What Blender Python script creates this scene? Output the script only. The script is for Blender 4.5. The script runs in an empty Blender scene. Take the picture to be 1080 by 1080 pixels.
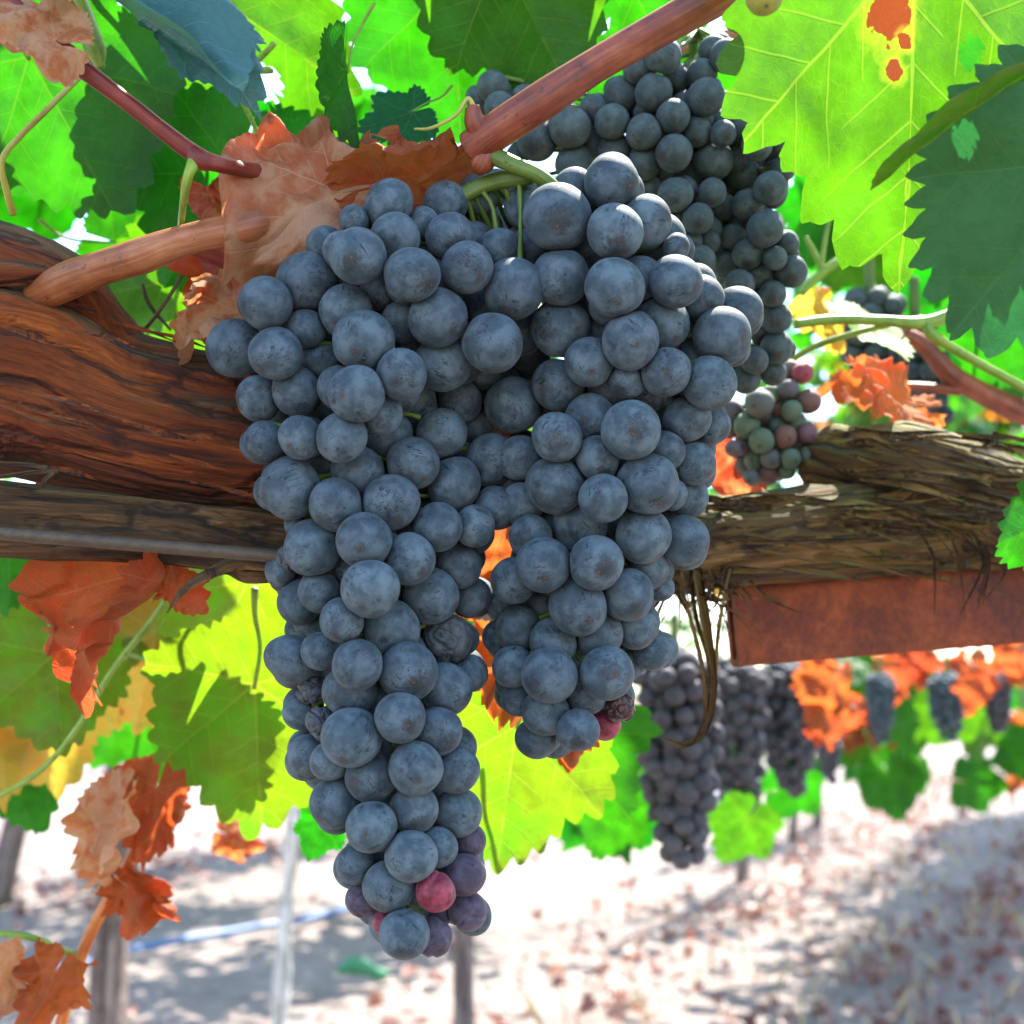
import bpy, math, random
import numpy as np
from mathutils import Vector, Matrix
random.seed(7); RNG = np.random.default_rng(7)
sc = bpy.context.scene
COL = sc.collection
R = math.radians

# ------------------------------------------------------------------ camera
CAM_H, PITCH, FPX = 0.80, R(7.5), 1367.0
cd = bpy.data.cameras.new('camera'); cam = bpy.data.objects.new('camera', cd); COL.objects.link(cam)
cam.location = (0, 0, CAM_H); cam.rotation_euler = (R(90) + PITCH, 0, 0)
cd.sensor_width = 36; cd.lens = 36 * FPX / 1080
cd.clip_start = 0.02; cd.clip_end = 600
cd.dof.use_dof = True; cd.dof.focus_distance = 0.43; cd.dof.aperture_fstop = 12
sc.camera = cam
# ------------------------------------------------------------------ sky, sun, exposure
SUN = Vector((0.24, 0.45, 0.86)).normalized()
w = bpy.data.worlds.new('World'); sc.world = w; w.use_nodes = True
nt = w.node_tree; bg = nt.nodes['Background']; bg.inputs[1].default_value = 0.15
sky = nt.nodes.new('ShaderNodeTexSky'); sky.sky_type = 'NISHITA'; sky.sun_disc = False
sky.sun_elevation = math.asin(SUN.z); sky.sun_rotation = math.atan2(SUN.x, SUN.y)
sky.dust_density = 0.8; sky.ozone_density = 2.0
nt.links.new(sky.outputs[0], bg.inputs[0])
sl = bpy.data.lights.new('sun', 'SUN'); sl.energy = 4.4; sl.angle = R(0.5); sl.color = (1, 0.95, 0.86)
so = bpy.data.objects.new('sun', sl); COL.objects.link(so)
so.rotation_euler = (-SUN).to_track_quat('-Z', 'Y').to_euler()
sc.view_settings.view_transform = 'Standard'; sc.view_settings.look = 'None'
sc.view_settings.exposure = 2.38; sc.view_settings.gamma = 1
sc.render.engine = 'CYCLES'
sc.cycles.max_bounces = 8; sc.cycles.diffuse_bounces = 4; sc.cycles.transmission_bounces = 6
sc.cycles.caustics_reflective = False; sc.cycles.caustics_refractive = False
sc.cycles.use_denoising = True
sc.cycles.sample_clamp_indirect = 6

# ------------------------------------------------------------------ geometry helpers
CR = np.array([1.0, 0, 0]); CU = np.array([0, -math.sin(PITCH), math.cos(PITCH)]); CF = np.array([0, math.cos(PITCH), math.sin(PITCH)])
CO = np.array([0, 0, CAM_H])
def P(px, py, d):
    return CO + d * (CF + CR * (px - 540) / FPX - CU * (py - 540) / FPX)
def G(px, py):
    r = CF + CR * (px - 540) / FPX - CU * (py - 540) / FPX
    return CO + r * (-CAM_H / r[2])
def _hash(ix, iy, iz):
    h = (ix.astype(np.int64) * 374761393 + iy.astype(np.int64) * 668265263 + iz.astype(np.int64) * 2147483647 % 4294967291) & 0xffffffff
    h = (h ^ (h >> 13)) * 1274126177 & 0xffffffff
    h = (h ^ (h >> 16)) * 2246822519 & 0xffffffff
    return ((h ^ (h >> 15)) & 0xffffff) / float(0xffffff)
def vnoise(p):
    p = np.asarray(p, float); i = np.floor(p); f = p - i; f = f * f * (3 - 2 * f); i = i.astype(np.int64)
    out = 0
    for a in (0, 1):
        for b in (0, 1):
            for c in (0, 1):
                wgt = (f[:, 0] if a else 1 - f[:, 0]) * (f[:, 1] if b else 1 - f[:, 1]) * (f[:, 2] if c else 1 - f[:, 2])
                out = out + wgt * _hash(i[:, 0] + a, i[:, 1] + b, i[:, 2] + c)
    return out * 2 - 1
def fbm(p, o=4):
    s = 0; a = 1.0
    for k in range(o):
        s = s + a * vnoise(p * 2 ** k + 17.3 * k); a *= 0.5
    return s
def ridged(p, o=4):
    s = 0; a = 1.0
    for k in range(o):
        s = s + a * (1 - np.abs(vnoise(p * 2 ** k + 9.1 * k)) * 2); a *= 0.5
    return s
def mesh(name, v, f, mat, attrs=None, uv=None, smooth=True):
    me = bpy.data.meshes.new(name)
    me.from_pydata(np.asarray(v, float).tolist(), [], [tuple(int(q) for q in x) for x in f])
    if smooth: me.polygons.foreach_set('use_smooth', [True] * len(me.polygons))
    for k, a in (attrs or {}).items():
        a = np.asarray(a, np.float32)
        if a.ndim == 1: me.attributes.new(k, 'FLOAT', 'POINT').data.foreach_set('value', a)
        else: me.attributes.new(k, 'FLOAT_VECTOR', 'POINT').data.foreach_set('vector', a.ravel())
    if uv is not None:
        li = np.empty(len(me.loops), np.int32); me.loops.foreach_get('vertex_index', li)
        me.uv_layers.new(name='UVMap').data.foreach_set('uv', np.asarray(uv, np.float32)[li].ravel())
    if mat: me.materials.append(mat)
    me.update(); return me
def link(name, me, parent=None, loc=None):
    o = bpy.data.objects.new(name, me); COL.objects.link(o)
    if parent: o.parent = parent
    if loc is not None: o.location = [float(q) for q in loc]
    return o
def tag(o, label=None, cat=None, group=None, kind=None):
    for k, x in (('label', label), ('category', cat), ('group', group), ('kind', kind)):
        if x: o[k] = x
    return o
def thing(name, label, cat, loc=(0, 0, 0), group=None):
    o = bpy.data.objects.new(name, None); COL.objects.link(o); o.location = [float(q) for q in loc]
    o.empty_display_size = 0.02
    return tag(o, label, cat, group)
def curve(pts, rad, n):
    pts = np.asarray(pts, float); rad = np.asarray(rad, float) * np.ones(len(pts))
    m = len(pts); t = np.linspace(0, m - 1, n); i = np.clip(t.astype(int), 0, m - 2); f = (t - i)[:, None]
    ext = np.vstack([2 * pts[0] - pts[1], pts, 2 * pts[-1] - pts[-2]])
    p0, p1, p2, p3 = ext[i], ext[i + 1], ext[i + 2], ext[i + 3]
    c = 0.5 * ((2 * p1) + (p2 - p0) * f + (2 * p0 - 5 * p1 + 4 * p2 - p3) * f ** 2 + (3 * p1 - p0 - 3 * p2 + p3) * f ** 3)
    f = f[:, 0]; f = f * f * (3 - 2 * f)
    return c, rad[i] * (1 - f) + rad[i + 1] * f
def frames(c):
    t = np.gradient(c, axis=0); t /= np.linalg.norm(t, axis=1)[:, None] + 1e-12
    a = np.array([0, 0, 1.0]) if abs(t[0][2]) < 0.9 else np.array([1.0, 0, 0])
    A = np.zeros_like(c); B = np.zeros_like(c); prev = a
    for k in range(len(c)):
        x = prev - t[k] * np.dot(prev, t[k]); x /= np.linalg.norm(x) + 1e-12
        A[k] = x; B[k] = np.cross(t[k], x); prev = x
    return t, A, B
def tube(pts, rad, n=40, seg=12, disp=None, seed=0, cap=True):
    """swept tube; returns verts, faces, attrs. disp = (amplitude, around, along) of fibrous ridges"""
    c, r = curve(pts, rad, n); t, A, B = frames(c)
    th = np.linspace(0, 2 * math.pi, seg, endpoint=False)
    s = np.concatenate([[0], np.cumsum(np.linalg.norm(np.diff(c, axis=0), axis=1))])
    d = A[:, None, :] * np.cos(th)[None, :, None] + B[:, None, :] * np.sin(th)[None, :, None]
    rr = np.repeat(r[:, None], seg, 1)
    bk = np.stack([np.cos(th)[None] * rr, np.sin(th)[None] * rr, np.repeat(s[:, None], seg, 1)], 2).reshape(-1, 3)
    if disp:
        amp, fa, fl = disp
        q = bk * np.array([fa, fa, fl]) + seed * 3.7
        h = ridged(q, 4) * 0.5 + 0.7 * vnoise(q * np.array([0.4, 0.4, 0.6]) + 50)
        rr = rr + amp * h.reshape(n, seg)
    v = (c[:, None, :] + d * rr[:, :, None]).reshape(-1, 3)
    f = []
    for k in range(n - 1):
        for j in range(seg):
            j2 = (j + 1) % seg; f.append((k * seg + j, k * seg + j2, (k + 1) * seg + j2, (k + 1) * seg + j))
    if cap:
        for k, e in ((0, -1), (n - 1, 1)):
            v = np.vstack([v, c[k] + t[k] * e * r[k] * 0.25]); bk = np.vstack([bk, [0, 0, s[k] + e * 0.003]]); ci = len(v) - 1
            for j in range(seg):
                j2 = (j + 1) % seg
                f.append((k * seg + j, k * seg + j2, ci) if e > 0 else (k * seg + j2, k * seg + j, ci))
    return v, f, {'bk': bk}
def join(parts):
    V = []; F = []; A = {}; o = 0
    for v, f, a in parts:
        V.append(v); F += [tuple(q + o for q in x) for x in f]; o += len(v)
        for k, x in a.items(): A.setdefault(k, []).append(x)
    return np.vstack(V), F, {k: np.concatenate(x) for k, x in A.items()}
def ribbon(pts, width, n=24, twist=0.0, curl=0.25, seed=0, side=None):
    """thin strip of bark or a folded strip with a little thickness across"""
    c, wd = curve(pts, width, n); t, A, B = frames(c)
    v = []; bk = []
    s = np.linspace(0, 1, n)
    for k in range(n):
        a = twist * s[k] + seed; x = A[k] * math.cos(a) + B[k] * math.sin(a); y = np.cross(t[k], x)
        for j in (-1, -0.33, 0.33, 1):
            v.append(c[k] + x * wd[k] * j * 0.5 + y * wd[k] * curl * (j * j - 0.5)); bk.append([j * 0.5 * wd[k], seed, s[k] * 0.1])
    f = [(4 * k + j, 4 * k + j + 1, 4 * k + j + 5, 4 * k + j + 4) for k in range(n - 1) for j in range(3)]
    return np.array(v), f, {'bk': np.array(bk)}
def add(name, data, mat, parent=None, origin=None, **kw):
    v, f, a = data
    if origin is not None: v = v - np.asarray(origin)
    o = link(name, mesh(name, v, f, mat, a, **kw), parent)
    if origin is not None and parent is None: o.location = [float(q) for q in origin]
    return o

# ------------------------------------------------------------------ node helpers
class NT:
    def __init__(s, name):
        s.m = bpy.data.materials.new(name); s.m.use_nodes = True; s.t = s.m.node_tree; s.t.nodes.clear()
        s.out = s.t.nodes.new('ShaderNodeOutputMaterial')
    def n(s, typ, ins=None, **kw):
        x = s.t.nodes.new('ShaderNode' + typ)
        for k, v in kw.items(): setattr(x, k, v)
        for k, v in (ins or {}).items(): s.put(x.inputs[k], v)
        return x
    def put(s, sock, v):
        if hasattr(v, 'is_output') or isinstance(v, bpy.types.NodeSocket): s.t.links.new(v, sock)
        else:
            if sock.type == 'RGBA' and len(v) == 3: v = (*v, 1)
            sock.default_value = v
    def math(s, op, a, b=0.0, c=0.0, clamp=False):
        x = s.n('Math', {0: a, 1: b, 2: c}, operation=op); x.use_clamp = clamp; return x.outputs[0]
    def vmath(s, op, a, b=(0, 0, 0)):
        x = s.n('VectorMath', {0: a, 1: b}, operation=op); return x.outputs['Value'] if op in ('LENGTH', 'DISTANCE', 'DOT_PRODUCT') else x.outputs[0]
    def mix(s, f, a, b, mode='MIX'):
        x = s.n('Mix', data_type='RGBA', blend_type=mode)
        s.put(x.inputs[0], f); s.put(x.inputs[6], a); s.put(x.inputs[7], b); return x.outputs[2]
    def ramp(s, f, stops):
        x = s.n('ValToRGB', {0: f}); e = x.color_ramp.elements
        for k, (p, c) in enumerate(stops):
            q = e[k] if k < 2 else e.new(p)
            q.position = p; q.color = (*c, 1) if len(c) == 3 else c
        return x.outputs[0]
    def noise(s, vec, scale, detail=4, rough=0.55, dist=0.0):
        return s.n('TexNoise', {'Vector': vec, 'Scale': scale, 'Detail': detail, 'Roughness': rough, 'Distortion': dist}).outputs[0]
    def attr(s, name, out='Vector'): return s.n('Attribute', attribute_name=name).outputs[out]
    def step(s, x, lo, hi):
        q = s.n('MapRange', {0: x, 1: lo, 2: hi, 3: 0.0, 4: 1.0}); q.interpolation_type = 'SMOOTHSTEP'; return q.outputs[0]
    def scl(s, v, k):
        x = s.n('VectorMath', {0: v, 'Scale': k}, operation='SCALE'); return x.outputs[0]
    def bump(s, h, strength, dist=0.001): return s.n('Bump', {'Height': h, 'Strength': strength, 'Distance': dist}).outputs[0]
    def pbr(s, col, rough=0.6, normal=None, **kw):
        ins = {'Base Color': col, 'Roughness': rough}
        if normal is not None: ins['Normal'] = normal
        ins.update(kw); return s.n('BsdfPrincipled', ins).outputs[0]
    def done(s, sh): s.put(s.out.inputs[0], sh); return s.m
def rgb(*c):
    return tuple(((q / 255 / 12.92) if q / 255 <= 0.04045 else ((q / 255 + 0.055) / 1.055) ** 2.4) for q in c)

# ------------------------------------------------------------------ materials
def bark_mat(name, dark, mid, light, top, topmix=0.7, scale=1.0, fis=1.0):
    m = NT(name); bk = m.attr('bk')
    st = m.vmath('MULTIPLY', bk, (1, 1, 0.07))
    a = m.noise(st, 260 * scale, 8, 0.62, 0.6); b = m.noise(m.vmath('MULTIPLY', bk, (1, 1, 0.16)), 60 * scale, 5, 0.6, 0.8)
    c = m.noise(bk, 38 * scale, 4, 0.6)
    col = m.ramp(m.math('MULTIPLY_ADD', a, 0.6, m.math('MULTIPLY', b, 0.4)), [(0.33, dark), (0.47, mid), (0.66, light)])
    nz = m.n('SeparateXYZ', {0: m.n('NewGeometry').outputs['Normal']}).outputs[2]
    tp = m.step(m.math('ADD', nz, m.math('MULTIPLY', m.math('SUBTRACT', c, 0.5), 2.2)), 0.15, 0.75)
    tcol = m.mix(a, tuple(q * 0.45 for q in top), tuple(min(1, q * 1.5) for q in top))
    col = m.mix(m.math('MULTIPLY', tp, topmix), col, tcol)
    crack = m.step(m.noise(m.vmath('MULTIPLY', bk, (1, 1, 0.05)), 130 * scale, 3, 0.5, 1.0), 0.40, 0.33)
    col = m.mix(m.math('MULTIPLY', crack, 0.7), col, tuple(q * 0.8 for q in dark))
    wv = m.vmath('ADD', m.vmath('MULTIPLY', bk, (1, 1, 0.11)), m.scl(m.n('TexNoise', {'Vector': m.vmath('MULTIPLY', bk, (1, 1, 0.3)), 'Scale': 70.0, 'Detail': 4.0}).outputs['Color'], 0.016))
    ve = m.n('TexVoronoi', {'Vector': wv, 'Scale': 72.0 * fis}, feature='DISTANCE_TO_EDGE').outputs[0]
    pl_ = m.n('TexVoronoi', {'Vector': wv, 'Scale': 72.0 * fis}).outputs['Color']
    col = m.mix(1.0, col, m.ramp(m.n('SeparateColor', {0: pl_}).outputs[0], [(0.0, (0.6, 0.55, 0.5)), (1.0, (1.4, 1.35, 1.3))]), 'MULTIPLY')
    fz = m.math('MULTIPLY', m.step(ve, 0.05, 0.012), m.step(c, 0.36, 0.5)); col = m.mix(m.math('MULTIPLY', fz, 0.8), col, tuple(q * 0.8 for q in dark)); crack = m.math('MAXIMUM', crack, m.math('MULTIPLY', m.step(ve, 0.14, 0.0), 1.5))
    fg = m.noise(m.vmath('MULTIPLY', bk, (1, 1, 0.06)), 620, 6, 0.7, 0.5)
    col = m.mix(1.0, col, m.ramp(fg, [(0.3, (0.45, 0.42, 0.40)), (0.7, (1.35, 1.35, 1.35))]), 'MULTIPLY')
    h = m.math('SUBTRACT', m.math('ADD', m.math('ADD', a, b), m.math('MULTIPLY', fg, 0.7)), crack)
    return m.done(m.pbr(col, 0.85, m.bump(h, 1.0, 0.003)))
M_bark_red = bark_mat('red_bark', (0.030, 0.008, 0.002), (0.20, 0.042, 0.004), (0.37, 0.095, 0.009), (0.15, 0.10, 0.045), 0.85, 0.6)
M_bark_old = bark_mat('old_bark', (0.018, 0.011, 0.005), (0.10, 0.052, 0.016), (0.26, 0.14, 0.05), (0.17, 0.14, 0.05), 0.7)
M_bark_olive = bark_mat('shaggy_bark', (0.012, 0.006, 0.002), (0.12, 0.055, 0.010), (0.27, 0.18, 0.045), (0.19, 0.19, 0.045), 0.75, 0.9)
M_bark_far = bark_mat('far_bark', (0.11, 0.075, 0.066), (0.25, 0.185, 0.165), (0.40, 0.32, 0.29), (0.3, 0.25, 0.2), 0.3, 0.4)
M_bark_sunlit = bark_mat('sunlit_stake', (0.6, 0.56, 0.5), (0.8, 0.77, 0.72), (0.88, 0.86, 0.82), (0.85, 0.82, 0.78), 0.3, 0.4)  # near-white wood colours stand in for blown-out sun on the stake
def cane_mat(name, c1, c2, c3, rough=0.5):
    m = NT(name); bk = m.attr('bk'); st = m.vmath('MULTIPLY', bk, (1, 1, 0.06))
    a = m.noise(st, 700, 4, 0.5); b = m.noise(bk, 60, 4, 0.6); sp = m.noise(bk, 420, 2, 0.5)
    col = m.ramp(m.math('MULTIPLY_ADD', a, 0.45, m.math('MULTIPLY', b, 0.55)), [(0.34, c1), (0.5, c2), (0.68, c3)])
    col = m.mix(m.math('MULTIPLY', m.step(sp, 0.66, 0.74), 0.6), col, tuple(q * 0.35 for q in c1))
    return m.done(m.pbr(col, rough, m.bump(a, 0.5, 0.0008)))
M_cane_red = cane_mat('red_cane_bark', (0.085, 0.018, 0.008), (0.22, 0.045, 0.016), (0.36, 0.11, 0.045))
M_cane_tan = cane_mat('tan_cane_bark', (0.17, 0.05, 0.016), (0.32, 0.105, 0.035), (0.46, 0.21, 0.10))
M_cane_dark = cane_mat('ruddy_cane_bark', (0.07, 0.008, 0.005), (0.16, 0.016, 0.009), (0.26, 0.05, 0.02))
M_cane_orange = cane_mat('orange_cane_bark', (0.34, 0.07, 0.012), (0.55, 0.14, 0.02), (0.65, 0.26, 0.06))
M_green_stem = cane_mat('green_stem', (0.08, 0.15, 0.012), (0.20, 0.32, 0.03), (0.36, 0.45, 0.09), 0.45)
M_rachis = cane_mat('grape_stalk', (0.05, 0.09, 0.012), (0.10, 0.17, 0.02), (0.18, 0.2, 0.04))
M_yellow_stem = cane_mat('yellow_petiole', (0.2, 0.17, 0.02), (0.36, 0.34, 0.05), (0.5, 0.48, 0.12), 0.45)

def grape_mat(name, A, B, dark, scar=(0.05, 0.026, 0.016), ripe=None, rough=0.62, marks=1.0, sss=None):
    m = NT(name); gp = m.attr('gp'); gr = m.math('ADD', m.attr('gr', 'Fac'), m.n('ObjectInfo').outputs['Random'])
    off = m.n('CombineXYZ', {0: m.math('MULTIPLY', gr, 37.0), 1: m.math('MULTIPLY', gr, 91.0), 2: m.math('MULTIPLY', gr, 53.0)}).outputs[0]
    q = m.vmath('ADD', gp, off)
    rv = m.math('FRACT', m.math('MULTIPLY', gr, 17.31))
    if ripe: base = m.ramp(rv, ripe)
    else:
        base = m.mix(m.step(m.noise(q, 1.6, 5, 0.6), 0.35, 0.66), A, B)
        base = m.mix(1.0, base, m.mix(rv, (0.80, 0.80, 0.82), (1.10, 1.08, 1.06)), 'MULTIPLY')
    fine = m.noise(q, 26, 5, 0.7)
    base = m.mix(m.math('MULTIPLY', m.step(fine, 0.35, 0.75), 0.12), base, tuple(min(1, x * 1.5) for x in B))
    # worn bloom: scratches inside a few patches, and round smudges
    patch = m.step(m.noise(q, 1.25, 2, 0.5), 0.50, 0.60)
    rot = m.n('VectorRotate', {'Vector': q, 'Center': (0, 0, 0), 'Axis': (0.3, 0.8, 0.5), 'Angle': m.math('MULTIPLY', gr, 6.28)}).outputs[0]
    scr = m.step(m.noise(m.vmath('MULTIPLY', rot, (9, 9, 1.6)), 1.0, 4, 0.7, 0.7), 0.53, 0.60)
    smu = m.step(m.noise(m.vmath('ADD', q, (7, 3, 1)), 1.7, 3, 0.6), 0.60, 0.72)
    rd = m.math('FRACT', m.math('MULTIPLY', gr, 53.7)); rub = m.math('MULTIPLY', m.step(m.math('ADD', m.vmath('DISTANCE', gp, (0.25, -0.1, -0.9)), m.math('MULTIPLY', m.math('SUBTRACT', m.noise(q, 5, 4, 0.65), 0.5), 1.3)), 0.50, 0.25), m.step(rd, 0.55, 0.6))
    smu = m.math('MAXIMUM', smu, rub)
    wear = m.math('MULTIPLY', m.math('MAXIMUM', m.math('MULTIPLY', patch, scr), m.math('MULTIPLY', smu, m.step(fine, 0.25, 0.65))), 0.85 * marks)
    vor = m.n('TexVoronoi', {'Vector': q, 'Scale': 7.5}); vd = vor.outputs['Distance']
    big = m.n('SeparateColor', {0: vor.outputs['Color']}).outputs[0]
    spk = m.math('MULTIPLY', m.step(vd, m.math('MULTIPLY_ADD', big, 0.10, 0.035), 0.02), m.step(big, 0.35, 0.45))
    wear = m.math('MAXIMUM', wear, m.math('MULTIPLY', spk, 0.8 * marks))
    col = m.mix(wear, base, dark)
    d = m.vmath('DISTANCE', gp, (0, 0, -1))
    dn = m.math('ADD', d, m.math('MULTIPLY', m.math('SUBTRACT', m.noise(q, 9, 3), 0.5), 0.16))
    ring = m.step(dn, 0.30, 0.10); sc_ = m.step(dn, 0.085, 0.05)
    col = m.mix(m.math('MULTIPLY', ring, 0.35), col, tuple(0.5 * x + 0.5 * y for x, y in zip(dark, scar)))
    col = m.mix(sc_, col, m.mix(m.step(d, 0.035, 0.02), scar, (0.13, 0.08, 0.04)))
    h = m.math('ADD', m.math('MULTIPLY', fine, 0.3), m.math('MULTIPLY', m.step(d, 0.07, 0.03), 1.4))
    rg = m.math('SUBTRACT', rough + 0.1, m.math('MULTIPLY', wear, 0.3))
    kw = {'Specular IOR Level': 0.35, 'Sheen Weight': 0.06, 'Sheen Roughness': 0.5}
    if sss: kw.update({'Subsurface Weight': 0.5, 'Subsurface Radius': sss, 'Subsurface Scale': 0.006})
    return m.done(m.pbr(col, rg, m.bump(h, 0.14, 0.02), **kw))
BLA, BLB, BLD = (0.030, 0.052, 0.065), (0.088, 0.128, 0.150), (0.006, 0.005, 0.0055)
M_grape = grape_mat('blue_grape_skin', BLA, BLB, BLD)
M_grape_back = grape_mat('dull_grape_skin', (0.040, 0.062, 0.062), (0.080, 0.108, 0.104), (0.02, 0.016, 0.012))
M_grape_far = grape_mat('far_grape_skin', (0.048, 0.046, 0.056), (0.085, 0.08, 0.092), BLD, marks=0.5)
M_grape_shriv = grape_mat('shrivelled_skin', (0.04, 0.05, 0.055), (0.075, 0.085, 0.09), (0.012, 0.01, 0.012), rough=0.5)
M_grape_gloss = grape_mat('raisined_skin', (0.03, 0.012, 0.012), (0.08, 0.03, 0.03), (0.01, 0.005, 0.006), rough=0.12)
M_grape_red = grape_mat('red_grape_skin', (0.13, 0.010, 0.024), (0.30, 0.045, 0.075), (0.05, 0.006, 0.015), rough=0.4, sss=(1.0, 0.2, 0.2))
M_grape_purple = grape_mat('purple_grape_skin', (0.05, 0.035, 0.055), (0.095, 0.08, 0.11), (0.03, 0.008, 0.02), sss=(1.0, 0.2, 0.3))
M_grape_unripe = grape_mat('unripe_grape_skin', BLA, BLB, BLD, ripe=[(0.0, (0.10, 0.13, 0.13)), (0.3, (0.13, 0.19, 0.10)), (0.55, (0.10, 0.15, 0.14)), (0.74, (0.22, 0.10, 0.08)), (0.9, (0.09, 0.13, 0.16)), (1.0, (0.35, 0.06, 0.08))], marks=0.3)
M_grape_green = grape_mat('green_grape_skin', (0.22, 0.26, 0.03), (0.34, 0.30, 0.05), (0.2, 0.08, 0.02), marks=0.3, sss=(0.6, 0.8, 0.1))

def leaf_mat(name, up, under, trans, vein, tmix=0.5, spots=None, rough=0.42, mottle=None, veinamt=0.75, tert=0.16, varhue=0.25, spec=0.4):
    m = NT(name); uv = m.n('UVMap', uv_map='UVMap').outputs[0]
    s = m.n('SeparateXYZ', {0: uv}); x, y = s.outputs[0], s.outputs[1]
    wob = m.math('MULTIPLY', m.math('SUBTRACT', m.noise(uv, 3.0, 2), 0.5), 0.10)
    r = m.vmath('LENGTH', uv)
    th = m.math('ADD', m.math('ABSOLUTE', m.math('ARCTAN2', x, y)), wob)
    va = m.math('MULTIPLY_ADD', m.math('GREATER_THAN', th, R(25)), R(50), m.math('MULTIPLY', m.math('GREATER_THAN', th, R(78)), R(56)))
    de = m.math('SUBTRACT', th, va)
    u = m.math('MULTIPLY', r, m.math('COSINE', de)); v = m.math('MULTIPLY', r, m.math('SINE', de)); av = m.math('ABSOLUTE', v)
    main = m.step(m.math('DIVIDE', av, m.math('MULTIPLY_ADD', u, -0.006, 0.0105)), 1.1, 0.5)
    sgn = m.math('MULTIPLY', m.math('GREATER_THAN', v, 0.0), 0.45)
    t = m.math('FRACT', m.math('ADD', m.math('MULTIPLY', m.math('SUBTRACT', u, m.math('MULTIPLY', av, 0.75)), 6.0), sgn))
    sec = m.math('MULTIPLY', m.step(m.math('ABSOLUTE', m.math('SUBTRACT', t, 0.5)), 0.042, 0.014), m.step(av, 0.42, 0.1))
    vo = m.n('TexVoronoi', {'Vector': uv, 'Scale': 24.0}, feature='DISTANCE_TO_EDGE').outputs[0]
    ter = m.math('MULTIPLY', m.step(vo, 0.055, 0.01), tert)
    vm = m.math('MULTIPLY', m.math('MAXIMUM', main, m.math('MAXIMUM', m.math('MULTIPLY', sec, 0.75), ter)), veinamt)
    rnd = m.n('ObjectInfo').outputs['Random']
    q = m.n('CombineXYZ', {0: x, 1: y, 2: m.math('MULTIPLY', rnd, 40.0)}).outputs[0]
    nz = m.noise(q, 4.0, 6, 0.6)
    back = m.n('NewGeometry').outputs['Backfacing']
    surf = m.mix(back, up, under)
    tc = trans
    if mottle:
        k = m.step(nz, 0.42, 0.62); surf = m.mix(k, surf, mottle[0]); tc = m.mix(k, trans, mottle[1])
    surf = m.mix(m.math('MULTIPLY', m.step(m.noise(q, 14, 5, 0.65), 0.4, 0.7), 0.25), surf, tuple(c * 0.6 for c in up))
    hs = m.n('HueSaturation', {'Color': tc, 'Hue': m.math('MULTIPLY_ADD', rnd, -0.09 * varhue, 0.5 + 0.045 * varhue), 'Value': m.math('MULTIPLY_ADD', m.step(nz, 0.3, 0.7), 0.55, 0.65), 'Saturation': 1.0}).outputs[0]
    surf = m.mix(vm, surf, vein); tr = m.mix(m.math('MULTIPLY', vm, 0.8), hs, tuple(min(1, c * 1.0) for c in vein))
    if spots:
        for (sx, sy, sr) in spots[0]:
            d = m.vmath('DISTANCE', uv, (sx, sy, 0)); d = m.math('ADD', d, m.math('MULTIPLY', m.math('SUBTRACT', m.noise(uv, 14, 3), 0.5), sr * 2.2))
            halo = m.step(d, sr * 2.0, sr * 1.1); k = m.step(d, sr * 1.08, sr)
            surf = m.mix(m.math('MULTIPLY', halo, 0.2), surf, (0.5, 0.5, 0.03)); tr = m.mix(m.math('MULTIPLY', halo, 0.15), tr, (0.9, 0.85, 0.05))
            surf = m.mix(k, surf, spots[1]); tr = m.mix(k, tr, tuple(min(1, c * .6) for c in spots[1]))
    h = m.math('SUBTRACT', m.noise(q, 30, 3), m.math('MULTIPLY', vm, m.math('MULTIPLY_ADD', back, -2.4, 1.2)))
    nrm = m.bump(h, 0.35, 0.0012)
    a = m.pbr(surf, m.math('MULTIPLY_ADD', back, 0.25, rough), nrm, **{'Specular IOR Level': spec})
    b = m.n('BsdfTranslucent', {'Color': tr, 'Normal': nrm}).outputs[0]
    return m.done(m.n('MixShader', {0: tmix, 1: a, 2: b}).outputs[0])
G_UP, G_UN = (0.022, 0.10, 0.008), (0.03, 0.15, 0.008)
M_leaf = leaf_mat('green_leaf_blade', G_UP, G_UN, (0.018, 0.215, 0.001), (0.09, 0.24, 0.008), 0.6, veinamt=0.5)
M_leaf_lime = leaf_mat('lime_leaf_blade', (0.04, 0.13, 0.008), (0.07, 0.19, 0.01), (0.06, 0.225, 0.002), (0.18, 0.27, 0.015), 0.6, veinamt=0.6, varhue=0.15)
M_leaf_big = leaf_mat('spotted_leaf_blade', (0.05, 0.13, 0.01), (0.11, 0.24, 0.012), (0.062, 0.22, 0.002), (0.18, 0.28, 0.02), 0.58, spots=([(-0.09, 0.205, 0.072), (-0.028, 0.275, 0.024), (-0.065, 0.365, 0.028)], (0.25, 0.05, 0.010)), varhue=0.0)
M_leaf_shaded = leaf_mat('shaded_leaf_blade', (0.008, 0.070, 0.022), (0.05, 0.12, 0.04), (0.015, 0.16, 0.03), (0.06, 0.16, 0.045), 0.30, rough=0.55, varhue=0.0, veinamt=0.6, tert=0.35, spec=0.12)  # darker, bluer copy of the green blade with shade put into the colour
M_leaf_sunstruck = leaf_mat('sunstruck_leaf_blade', (0.10, 0.20, 0.04), (0.16, 0.26, 0.05), (0.32, 0.82, 0.01), (0.6, 0.74, 0.1), 0.4, rough=0.33, veinamt=0.4)  # much paler than the green blade: sun glare put in as colour
M_leaf_skysheen = leaf_mat('glossy_leaf_blade', (0.03, 0.10, 0.10), (0.05, 0.14, 0.13), (0.03, 0.22, 0.10), (0.15, 0.3, 0.25), 0.25, rough=0.28, varhue=0.0, veinamt=0.5)  # teal base paints the sky's reflection into the glossy blade
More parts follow.
